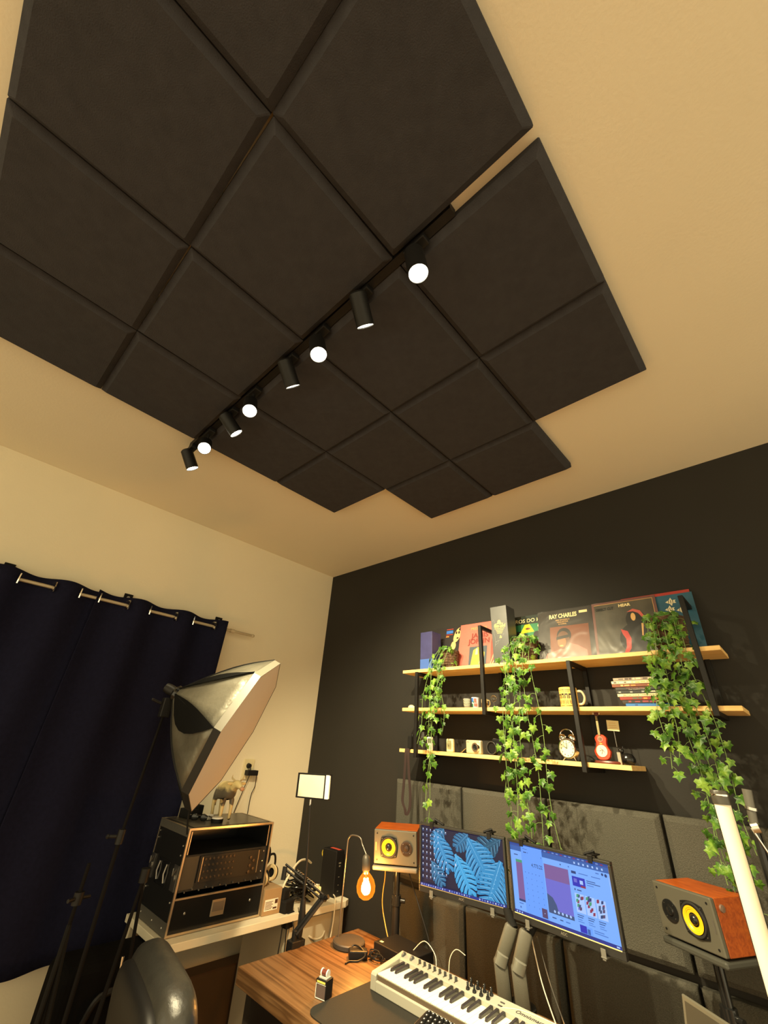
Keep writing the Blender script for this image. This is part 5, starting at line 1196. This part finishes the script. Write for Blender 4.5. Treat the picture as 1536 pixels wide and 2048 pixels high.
MB().ball((0, 0, 0.035), 0.04, 16, sc3=(1.2, 1.5, 0.85)).build('pouch', mat('pouch_cloth', (0.10, 0.08, 0.06), 0.9, bump=0.6, bscale=40), r, smooth=True)
def heap(name, loc, rx_, ry_, rz_, rad, n, m_, label, seed, cat='cables'):
    rn = random.Random(seed); pts = []
    for k in range(n):
        a = k * 2.1 + rn.random(); q = rn.uniform(0.35, 1)
        pts.append((rx_ * q * math.cos(a), ry_ * q * math.sin(a), rad + rz_ * rn.random()))
    o = MB().tube(smooth_path(pts, 4), rad, 6).build(name, m_, smooth=True); o.location = loc
    return tag(o, label, cat)
heap('cable_heap', (0.44, -0.30, TZ), 0.10, 0.12, 0.10, 0.0045, 46, M['blackgloss'], 'heap of black cables on the side table beside the router', 5)['kind'] = 'stuff'
o = MB().tube(smooth_path([(0.50, -0.50, TZ + 0.02), (0.49, -0.44, TZ + 0.12), (0.44, -0.33, TZ + 0.18), (0.38, -0.22, TZ + 0.175), (0.33, -0.13, TZ + 0.14)]), 0.006, 8).build('white_cable', M['cream'], smooth=True); tag(o, 'thick cream cable arching over the black cable heap', 'cable')
r = empty('wall_adapter', (0.565, -0.475, TZ), 'bulky black adapter plugs hanging over the side table edge', 'adapter', 0.2)
MB().box((0, 0, 0.02), (0.06, 0.075, 0.07)).box((0.02, 0.01, -0.03), (0.045, 0.06, 0.07)).box((-0.015, -0.01, 0.075), (0.04, 0.05, 0.05)).build('adapter_body', M['blackmatte'], r, bevel=0.008)
r = empty('power_strip', (0.36, -0.165, TZ), 'white power strip running to the router on the side table', 'power strip', 1.05)
MB().box((0, 0, 0.018), (0.30, 0.062, 0.034)).build('strip', mat('strip_cream', '#dccf9c', 0.4), r, bevel=0.005)
for k in range(5): MB().lathe([(0.017, 0), (0.018, 0.003), (0.013, 0.003), (0.012, -0.004), (0, -0.004)], 18, Matrix.Translation((-0.115 + k * 0.057, 0, 0.036))).build('socket', M['white'], r, smooth=True)
MB().box((0.145, 0.012, 0.037), (0.012, 0.02, 0.004)).build('switch', M['black'], r)
r = empty('router_box', (0.475, -0.065, TZ), 'upright black computer box with a red strip on top, in the room corner', 'mini computer', 0.05)
MB().box((0, 0, 0.118), (0.135, 0.075, 0.232)).build('case', M['black'], r, bevel=0.005)
MB().box((0.01, 0.010, 0.2345), (0.085, 0.024, 0.002)).build('red_strip', mat('red_print', '#c04a38', 0.5), r)
m = MB()
for z, a in ((0.17, 0.02), (0.155, 0.014), (0.10, 0.010), (0.06, 0.008), (0.03, 0.01)): m.box((0.0682, 0.0, z), (0.0006, a, 0.008 if z > .12 else 0.004))
m.build('print', I_grey, r)
r = empty('cable_ring', (0.345, -0.035, 0.92), 'yellow looped cable on the black wall left of the upright box', 'cable')
MB().tube([(0.020 * math.cos(a), 0, 0.020 * math.sin(a)) for a in [0.7 + 4.9 * k / 20 for k in range(21)]], 0.0035, 8).build('loop', mat('yellow_cable', '#c9a92e', 0.5), r, smooth=True)

# wall outlet
r = empty('wall_outlet', (0.0, -0.552, 1.385), 'white wall outlet with black plug and adapter above the cow figurine', 'outlet')
MB().box((0.005, 0, 0), (0.010, 0.085, 0.125)).build('plate', mat('plate_ivory', '#d9cda4', 0.4), r, bevel=0.003)
MB().cyl((0.008, -0.005, 0.022), (0.035, -0.005, 0.022), 0.017, 0.013, n=16).build('round_plug', M['black'], r, smooth=True)
MB().box((0.032, 0.018, -0.020), (0.045, 0.085, 0.032)).build('adapter', M['black'], r, bevel=0.003)
MB().tube(smooth_path([(0.03, -0.005, 0.018), (0.045, 0.0, -0.02), (0.03, -0.02, -0.12), (0.02, -0.06, -0.28), (0.02, -0.07, -0.42)]), 0.0028).build('cord', M['black'], r, smooth=True)
MB().tube(smooth_path([(0.035, 0.06, -0.02), (0.03, 0.068, -0.10), (0.02, 0.055, -0.16), (0.02, 0.055, -0.30), (0.02, 0.05, -0.45)]), 0.0028).build('cord', M['black'], r, smooth=True)

# hanging cords
cord('hanging_cable', [(0.585, -0.50, TZ + 0.02), (0.60, -0.51, 0.62), (0.62, -0.56, 0.35), (0.66, -0.62, 0.02)], 0.003, M['black'], 'outer black cord dropping from the adapter plugs to the floor')
cord('hanging_cable', [(0.59, -0.48, TZ + 0.01), (0.61, -0.48, 0.60), (0.63, -0.50, 0.30), (0.65, -0.53, 0.02)], 0.003, M['black'], 'inner black cord dropping from the adapter plugs')
cord('hanging_cable', [(0.60, -0.46, TZ), (0.66, -0.47, 0.66), (0.78, -0.60, 0.60), (0.95, -0.70, 0.70)], 0.003, M['black'], 'black cord swinging from the adapters to the desk clamp')
cord('hanging_cable', [(0.61, -0.42, TZ + 0.02), (0.625, -0.42, 0.70), (0.63, -0.43, 0.5), (0.64, -0.44, 0.1)], 0.002, M['black'], 'thin cord with inline plug over the side table edge')
cord('hanging_cable', [(0.55, -0.10, TZ + 0.02), (0.615, -0.14, TZ + 0.01), (0.64, -0.17, 0.62), (0.62, -0.21, 0.40)], 0.0035, M['cream'], 'cream cord curving down in front of the drawer unit')
cord('hanging_cable', [(1.16, -0.30, 1.10), (1.13, -0.26, 0.98), (1.12, -0.26, 0.85), (1.20, -0.27, 0.70)], 0.0028, mat('yellow_cord', '#b79a4a', 0.5), 'yellowish cord hanging left of the left speaker stand')
cord('hanging_cable', [(1.28, -0.26, 1.05), (1.33, -0.25, 0.95), (1.42, -0.25, 0.80), (1.47, -0.26, 0.70)], 0.0030, M['black'], 'dark cord slanting from the left speaker down behind the desk')
cord('looped_wire', [(1.45, -0.40, 0.79), (1.50, -0.38, 0.83), (1.56, -0.38, 0.80), (1.58, -0.40, 0.755)], 0.0017, M['silver'], 'pale wire loop behind the piano keyboard, nearer the media box', 'wire')
cord('looped_wire', [(1.66, -0.42, 0.755), (1.64, -0.38, 0.81), (1.66, -0.36, 0.84), (1.70, -0.35, 0.83)], 0.0017, M['silver'], 'pale wire loop behind the piano sliders', 'wire')
cord('straight_wire', [(1.98, -0.28, 0.95), (2.04, -0.34, 0.84), (2.13, -0.42, 0.757)], 0.0024, M['silver'], 'pale slanting wire right of the grey monitor arm', 'wire')
cord('straight_wire', [(2.00, -0.27, 0.95), (2.07, -0.33, 0.84), (2.16, -0.41, 0.757)], 0.0022, M['steel'], 'thinner darker slanting wire beside the pale one', 'wire')
for k, (dx, lb) in enumerate(((0, 'outer cream cable arc under the desk end'), (0.04, 'inner cream cable arc under the desk end'))):
    cord('curved_cable', [(1.22 + dx, -0.98, 0.62), (1.15 + dx, -1.0, 0.60), (1.12 + dx, -1.02, 0.52), (1.13 + dx, -1.03, 0.35)], 0.006, M['cream'], lb, 'cable')

# ------------------------------------------------------------------ panel light on desk-clamp pole, and microphone arm
r = empty('panel_light', (0.985, -0.700, D), 'square white panel light in a black frame on a thin desk pole', 'panel light')
MB().box((0.0, 0, -0.02), (0.05, 0.05, 0.075)).build('desk_clamp', M['blackmatte'], r, bevel=0.003)
MB().tube([(0, 0, 0.0), (0.008, 0, 0.10), (0.002, 0, 0.16)], [0.014, 0.017, 0.012]).build('pole_socket', M['black'], r, smooth=True)
MB().tube([(0.004, 0, 0.12), (-0.005, 0, 0.30), (-0.035, 0, 0.545)], [0.008, 0.0065, 0.0055]).build('pole', M['black'], r, smooth=True)
MB().cyl((-0.035, 0, 0.535), (-0.036, 0, 0.563), 0.006).build('pole_tip', M['alu'], r, smooth=True)
T = Matrix.Translation((-0.025, 0.0, 0.625)) @ Matrix.Rotation(-0.04, 4, 'Y') @ Matrix.Rotation(0.20, 4, 'Z')
Wp, Hp = 0.232, 0.118
m = MB(); f = 0.007
m.box((0, 0, Hp / 2 - f / 2), (Wp, 0.02, f), T); m.box((0, 0, -Hp / 2 + f / 2), (Wp, 0.02, f), T); m.box((-Wp / 2 + f / 2, 0, 0), (f, 0.02, Hp), T); m.box((Wp / 2 - 0.032, 0, 0), (0.008, 0.02, Hp), T)
m.box((0, 0.011, 0), (Wp, 0.006, Hp), T); m.build('frame', M['black'], r, bevel=0.002)
MB().box((-0.012, -0.006, 0), (Wp - 0.05, 0.004, Hp - 0.014), T).build('diffuser', mat('diffuser_white', (0.66, 0.60, 0.48), 0.2), r)
MB().box((Wp / 2 - 0.014, -0.004, 0), (0.026, 0.012, Hp - 0.004), T).build('battery_side', M['white'], r, bevel=0.002)
r = empty('folding_microphone_boom', (1.005, -0.742, D), 'black folding microphone arm clamped at the desk corner', 'microphone arm')
MB().box((0.0, 0, 0.0), (0.045, 0.05, 0.05)).cyl((0, 0, 0.02), (0, 0, 0.06), 0.012).build('desk_clamp', M['black'], r, bevel=0.003)
A = Vector((0.0, 0.0, 0.045)); B_ = Vector((0.035, 0.125, 0.165)); Cc = Vector((-0.125, -0.015, 0.27))
arm = MB()
for s in (-0.011, 0.011): arm.tube([A + Vector((s, 0, 0)), B_ + Vector((s, 0, 0))], 0.0075, 6)
arm.build('lower_bar', M['black'], r, smooth=True)
arm = MB()
for s in (-0.010, 0.010): arm.tube([B_ + Vector((0, 0, s)), Cc + Vector((0, 0, s))], 0.0055, 6)
arm.build('upper_bar', M['black'], r, smooth=True)
MB().cyl(B_ + Vector((-0.018, 0, 0)), B_ + Vector((0.018, 0, 0)), 0.014).cyl(B_ + Vector((0.018, 0, 0.0)), B_ + Vector((0.035, 0.004, 0.01)), 0.007, 0.009).build('elbow', M['black'], r, smooth=True)
MB().tube([(Cc.x, Cc.y, Cc.z), (Cc.x + .01, Cc.y - 0.01, Cc.z - 0.05)], 0.012).build('microphone_mount', M['black'], r, smooth=True)
sp = MB(); pts = []
for k in range(60):
    t = k / 59; q = B_.lerp(Cc, 0.1 + 0.6 * t) + Vector((0.0, 0.004 * math.cos(k * 1.2), 0.022 + 0.004 * math.sin(k * 1.2))); pts.append(q)
sp.tube(pts, 0.0012, 4); sp.build('spring', M['steel'], r, smooth=True)

# ------------------------------------------------------------------ curtain
ROD_Z = 2.275
r = empty('curtain_rod', (0.10, -2.2, ROD_Z), 'pale metal curtain rod on black brackets along the left wall', 'curtain rod')
MB().cyl((0.10, -4.0, ROD_Z), (0.10, -0.80, ROD_Z), 0.0095).build('rod', mat('rod_cream', (0.45, 0.38, 0.26), 0.4, metal=0.3), r, smooth=True, world=True)
MB().ball((0.10, -0.795, ROD_Z), 0.013, 12, sc3=(1, 1.3, 1)).cyl((0.10, -0.985, ROD_Z), (0.10, -0.955, ROD_Z), 0.014).build('finial', mat('finial', (0.5, 0.42, 0.28), 0.4), r, smooth=True, world=True)
for y in (-2.345, -1.705, -1.055):
    m = MB(); m.span((0.001, y - 0.026, ROD_Z + 0.025), (0.012, y + 0.026, ROD_Z + 0.095)); m.span((0.010, y - 0.007, ROD_Z + 0.01), (0.10, y + 0.007, ROD_Z + 0.03)); m.build('bracket', M['blackmatte'], r, world=True, bevel=0.001)
    MB().cyl((0.012, y, ROD_Z + 0.07), (0.017, y, ROD_Z + 0.07), 0.009, n=16).build('screw', M['steel'], r, world=True, smooth=True)
def curtain(y0, y1, zb0, zb1, label, seed, phase_y):
    """pleated cloth threaded on the rod; y0 < y1, hem heights at both ends"""
    rn = random.Random(seed)
    r = empty('curtain', (0.10, (y0 + y1) / 2, ROD_Z), label, 'curtain', group='dark navy eyelet curtains')
    ny, nz = 150, 26; th = 0.003; vs = []; fs = []
    for j in range(nz + 1):
        v = j / nz
        for i in range(ny + 1):
            u = i / ny; y = y0 + (y1 - y0) * u
            zt_ = ROD_Z + 0.050 + 0.004 * math.cos(2 * PI * (y - phase_y) / 0.30)
            zb = zb0 + (zb1 - zb0) * u + 0.012 * math.sin(y * 17 + seed)
            z = zt_ + (zb - zt_) * v
            amp = 0.030 * (1 - 0.72 * v)
            x = 0.10 + amp * math.cos(2 * PI * (y - phase_y) / 0.30) + 0.007 * v * math.sin(y * 11 + seed + 2 * v) + 0.010 * v
            vs.append((x, y + 0.015 * v * math.sin(y * 9 + seed), z))
    n1 = ny + 1
    for j in range(nz):
        for i in range(ny): a = j * n1 + i; fs.append((a, a + 1, a + 1 + n1, a + n1))
    o = MB().mesh(vs, fs).build('cloth', M['navy'], r, smooth=True, world=True)
    s = o.modifiers.new('thick', 'SOLIDIFY'); s.thickness = th; s.offset = 0
    return r
ca = curtain(-1.895, -1.030, 0.600, 0.560, 'navy curtain panel nearer the room corner, hanging lowest', 1, -1.645)
cb = curtain(-3.70, -1.880, 0.86, 0.90, 'navy curtain panel at the left edge of the view, hem higher', 4, -2.05)
def eyelet(y, par, s):
    m = MB(); T = Matrix.Translation((0.10 + 0.004, y, ROD_Z)) @ Matrix.Rotation(s * 0.35, 4, 'Z')
    w, t = 0.030, 0.003

    # square chrome frame around a round hole, standing across the rod
    n = 24; ring = []
    for k in range(n):
        a = 2 * PI * k / n; c, q = math.cos(a), math.sin(a); R2 = 0.030 / max(abs(c), abs(q)) ** 0.85; R1 = 0.0165
        ring.append((R1 * c, R1 * q, R2 * c, R2 * q))
    vs = []; 
    for yy in (-t, t):
        for (a, b, c, d) in ring: vs += [(a, yy, b), (c, yy, d)]
    fs = []
    for k in range(n):
        a = 2 * k; b = 2 * ((k + 1) % n); o = 2 * n
        fs += [(a, a + 1, b + 1, b), (o + a, o + b, o + b + 1, o + a + 1), (a + 1, o + a + 1, o + b + 1, b + 1), (a, b, o + b, o + a)]
    m.mesh(vs, fs, T)
    m.build('eyelet', M['chrome'], par, world=True, smooth=True)
for k, y in enumerate((-1.870, -1.722, -1.570, -1.412, -1.275, -1.130)): eyelet(y, ca, 1 if k % 2 else -1)
for k, y in enumerate((-2.275, -2.125, -1.975, -2.42, -2.58, -2.72, -2.88)): eyelet(y, cb, 1 if k % 2 else -1)

# ------------------------------------------------------------------ octagonal softbox on a light stand
ctr = Vector((1.048, -1.307, 1.624)); nrm = Vector((0.60453954, 0.69528502, -0.38872958)).normalized()
av = Vector((0, 0, 1)).cross(nrm).normalized(); bv = nrm.cross(av)
apex = ctr - nrm * 0.331; RR = 0.35; PH = 1.597
r = empty('softbox', tuple(apex), 'octagonal silver-backed softbox with white front tilted down over the table', 'softbox')
def cn(k, rr=1.0, back=0.0): 
    t = PH + k * PI / 4; return ctr + (av * math.cos(t) + bv * math.sin(t)) * (RR * rr) - nrm * back
# back panels: curved gores between ribs
gore = MB(); sil = MB()
for k in range(8):
    A_, B2 = cn(k), cn(k + 1); nseg = 8; vs = []
    for j in range(nseg + 1):
        t = j / nseg
        bulge = math.sin(PI * t) * 0.030
        for q in (0.0, 0.25, 0.5, 0.75, 1.0):
            e_ = A_.lerp(B2, q); rad = (e_ - ctr).normalized()
            p_ = apex.lerp(e_, t) + rad * (bulge * (1 - 0.55 * math.sin(PI * q))) + rad * (0.03 * (1 - t) * (1 if t < 1 else 0))
            vs.append(p_)
    fs = [(j * 5 + q, j * 5 + q + 1, j * 5 + q + 6, j * 5 + q + 5) for j in range(nseg) for q in range(4)]
    gore.mesh(vs, fs)
silm = mat('softbox_silver', (0.17, 0.16, 0.125), 0.42, metal=0.45, var=0.3, vscale=5, bump=1.0, bscale=9)
o = gore.build('back_cloth', silm, r, smooth=True, world=True); s = o.modifiers.new('thick', 'SOLIDIFY'); s.thickness = 0.002
rim = MB()
for k in range(8):
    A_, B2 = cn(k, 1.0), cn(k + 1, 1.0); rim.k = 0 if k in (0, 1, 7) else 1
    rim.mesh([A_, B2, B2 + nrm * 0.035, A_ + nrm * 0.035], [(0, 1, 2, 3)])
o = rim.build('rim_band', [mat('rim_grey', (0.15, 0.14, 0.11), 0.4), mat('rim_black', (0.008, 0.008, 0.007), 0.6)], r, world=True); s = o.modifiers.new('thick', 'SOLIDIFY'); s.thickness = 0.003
f_ = MB(); ring = [cn(k) + nrm * 0.033 for k in range(8)]; f_.mesh(ring + [ctr + nrm * 0.050], [(k, (k + 1) % 8, 8) for k in range(8)])
f_.build('front_diffuser', mat('diffuser_cloth', (0.64, 0.58, 0.52), 0.8, bump=0.1, bscale=30), r, world=True)
for k in range(8):
    pts = []
    for j in range(9):
        t = j / 8; e_ = cn(k); rad = (e_ - ctr).normalized(); pts.append(apex.lerp(e_, t) + rad * (math.sin(PI * t) * 0.033 + 0.03 * (1 - t)))
    MB().tube(pts, 0.0035, 6).build('rib', M['blackmatte'], r, world=True, smooth=True)
    if k in (1, 2):  # black strips laid along two ribs, the second one much wider
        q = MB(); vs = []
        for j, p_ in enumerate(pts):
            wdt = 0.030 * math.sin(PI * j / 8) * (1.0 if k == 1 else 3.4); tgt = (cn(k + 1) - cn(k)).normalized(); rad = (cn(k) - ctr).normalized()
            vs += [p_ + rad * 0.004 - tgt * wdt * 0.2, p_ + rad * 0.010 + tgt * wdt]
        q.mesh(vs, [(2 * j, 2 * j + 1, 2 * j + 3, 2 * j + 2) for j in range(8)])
        q.build('black_strip', mat('strip_black', (0.003, 0.003, 0.003), 0.9, spec=0.1), r, world=True)
zax = nrm.to_track_quat('Z', 'Y').to_matrix().to_4x4()
T = Matrix.Translation(apex) @ zax
MB().lathe([(0, -0.02), (0.030, -0.02), (0.038, -0.01), (0.038, 0.02), (0.03, 0.03)], 24, T).build('speed_ring', M['blackgloss'], r, smooth=True, world=True)
MB().lathe([(0, -0.075), (0.02, -0.07), (0.024, -0.05), (0.024, -0.02)], 20, T).build('lamp_holder', M['black'], r, smooth=True, world=True)
cord('dangling_tie', [cn(4) + nrm * 0.02, cn(4) + nrm * 0.02 + Vector((0.005, 0.004, -0.04)), cn(4) + nrm * 0.02 + Vector((0.015, 0.010, -0.085))], 0.004, M['blackmatte'], 'short black strap dangling from the lowest softbox corner', 'strap')
r = empty('light_stand', (0.800, -1.585, 0), 'tall black light stand holding the softbox before the curtain', 'light stand')
MB().cyl((0.0, 0.0, 1.18), (0.025, 0.02, 1.67), 0.006).build('upper_pole', mat('pole_dim', (0.006, 0.005, 0.005), 0.85, spec=0.15), r, smooth=True)
MB().cyl((0.0, 0.0, 0.10), (0.0, 0.0, 1.20), 0.008).build('lower_pole', mat('pole_dim', (0.006, 0.005, 0.005), 0.85, spec=0.15), r, smooth=True)
MB().cyl((0, 0, 1.165), (0, 0, 1.215), 0.015).cyl((0, 0, 1.19), (-0.02, -0.038, 1.19), 0.006, n=8).ball((-0.022, -0.042, 1.19), 0.009, 8).build('height_knob', M['black'], r, smooth=True)
MB().box((0.025, 0.02, 1.69), (0.035, 0.045, 0.085)).cyl((0.025, -0.005, 1.705), (0.02, -0.055, 1.72), 0.006, n=8).build('tilt_bracket', M['black'], r, bevel=0.004)
for k in range(3):
    a = 2 * PI * k / 3 + 0.9
    MB().tube([(0, 0, 0.55), (0.42 * math.cos(a), 0.42 * math.sin(a), 0.02)], 0.008, 8).build('leg', M['black'], r, smooth=True)
# folded second stand
r = empty('folded_stand', (0.700, -1.640, 0), 'folded dark tripod stand at the lower left, left of the softbox pole', 'stand')
MB().cyl((0, 0, 0.05), (0, 0, 1.09), 0.007).build('pole', mat('pole_dim2', (0.006, 0.005, 0.005), 0.85, spec=0.15), r, smooth=True)
MB().cyl((0, 0, 0.96), (0, 0, 1.0), 0.018).cyl((0, 0, 0.98), (0.02, -0.04, 0.98), 0.007, n=8).cyl((0, 0, 0.98), (-0.02, 0.05, 0.975), 0.006, n=8).build('clamp', M['black'], r, smooth=True)
for k, (dx, dy) in enumerate(((0.10, -0.04), (-0.02, 0.06), (0.06, 0.09))): MB().tube([(0, 0, 0.90), (dx, dy, 0.02)], 0.009, 8).build('leg', M['blackmatte'], r, smooth=True)
r = empty('tripod', (0.62, -1.36, 0), 'slim dark tripod between the black bag and the chair', 'tripod')
for k, (dx, dy) in enumerate(((0.08, -0.12), (-0.08, -0.05), (0.05, 0.10))): MB().tube([(0, 0, 1.0), (dx, dy, 0.02)], [0.007, 0.012], 8).build('leg', mat('tripod_dim', (0.006, 0.005, 0.005), 0.85, spec=0.15), r, smooth=True)
MB().cyl((0, 0, 0.98), (0, 0, 1.03), 0.02).build('head', M['black'], r, smooth=True)
r = empty('black_bag', (0.40, -1.33, 0), 'tall black cloth bag standing below the curtain behind the stands', 'bag', 0.0)
MB().box((0, 0, 0.35), (0.24, 0.42, 0.69)).build('bag_body', mat('bag_cloth', (0.0028, 0.0025, 0.0025), 0.95, bump=0.5, bscale=12, spec=0.1), r, bevel=0.04, seg=4)
MB().tube(smooth_path([(0.12, -0.08, 0.52), (0.15, -0.05, 0.60), (0.15, 0.05, 0.60), (0.12, 0.08, 0.52)]), 0.012).build('handle', M['black'], r, smooth=True)
MB().ball((0.125, 0.10, 0.63), 0.008, 8).build('snap', M['alu'], r, smooth=True)

# ------------------------------------------------------------------ leather chair
r = empty('office_chair', (1.33, -1.36, 0), 'black leather office chair seen from behind, lower left of the desk', 'chair', -0.17)
def cushion(w, d, h, M4, puff=0.35, n=14):
    m = MB(); vs = []; 
    def sp(v, e): return (abs(v) ** e) * (1 if v >= 0 else -1)
    nu, nv = 32, 20
    for j in range(nv + 1):
        ph = -PI / 2 + PI * j / nv
        for i in range(nu):
            th = 2 * PI * i / nu
            x = w / 2 * sp(math.cos(ph), puff) * sp(math.cos(th), puff); z = h / 2 * sp(math.cos(ph), puff) * sp(math.sin(th), puff); y = d / 2 * sp(math.sin(ph), 0.75)
            vs.append((x, y, z))
    fs = [(j * nu + i, j * nu + (i + 1) % nu, (j + 1) * nu + (i + 1) % nu, (j + 1) * nu + i) for j in range(nv) for i in range(nu)]
    m.mesh(vs, fs, M4); return m
TB = Matrix.Translation((0.0, -0.13, 0.665)) @ Matrix.Rotation(0.10, 4, 'X')
cushion(0.54, 0.15, 0.56, TB).build('backrest', M['leather'], r, smooth=True)
cushion(0.50, 0.08, 0.50, Matrix.Translation((0.0, -0.195, 0.655)) @ Matrix.Rotation(0.10, 4, 'X')).build('back_shell', M['black'], r, smooth=True)
cushion(0.50, 0.12, 0.50, Matrix.Translation((0, 0.13, 0.44)) @ Matrix.Rotation(PI / 2, 4, 'X')).build('seat', M['leather'], r, smooth=True)
MB().tube(smooth_path([(-0.262, -0.215, 0.42), (-0.268, -0.205, 0.66), (-0.262, -0.225, 0.88)]), 0.004).build('chrome_strip', M['chrome'], r, smooth=True)
for s in (-1, 1):
    MB().tube(smooth_path([(s * 0.20, -0.05, 0.42), (s * 0.27, -0.02, 0.44), (s * 0.29, 0.06, 0.58), (s * 0.29, 0.22, 0.58), (s * 0.28, 0.24, 0.48), (s * 0.22, 0.2, 0.42)]), 0.014, 10).build('armrest', M['black'], r, smooth=True)
MB().tube([(0.13 + 0.055 * math.cos(t), -0.235 + 0.012 * math.sin(t), 0.800 + 0.035 * math.sin(t)) for t in [PI * 2 * i / 24 for i in range(25)]], 0.006, 8).build('chrome_ring', M['chrome'], r, smooth=True)
MB().cyl((0, 0.08, 0.10), (0, 0.08, 0.40), 0.028).build('gas_column', M['chrome'], r, smooth=True)
for k in range(5):
    a = 2 * PI * k / 5 + 0.3
    l = MB().tube([(0, 0.08, 0.12), (0.29 * math.cos(a), 0.08 + 0.29 * math.sin(a), 0.075)], [0.022, 0.014], 8).build('base_leg', M['chrome'], r, smooth=True)
    MB().cyl((0.29 * math.cos(a) - 0.02, 0.08 + 0.29 * math.sin(a), 0.028), (0.29 * math.cos(a) + 0.02, 0.08 + 0.29 * math.sin(a), 0.028), 0.027).build('caster', M['black'], l, smooth=True)
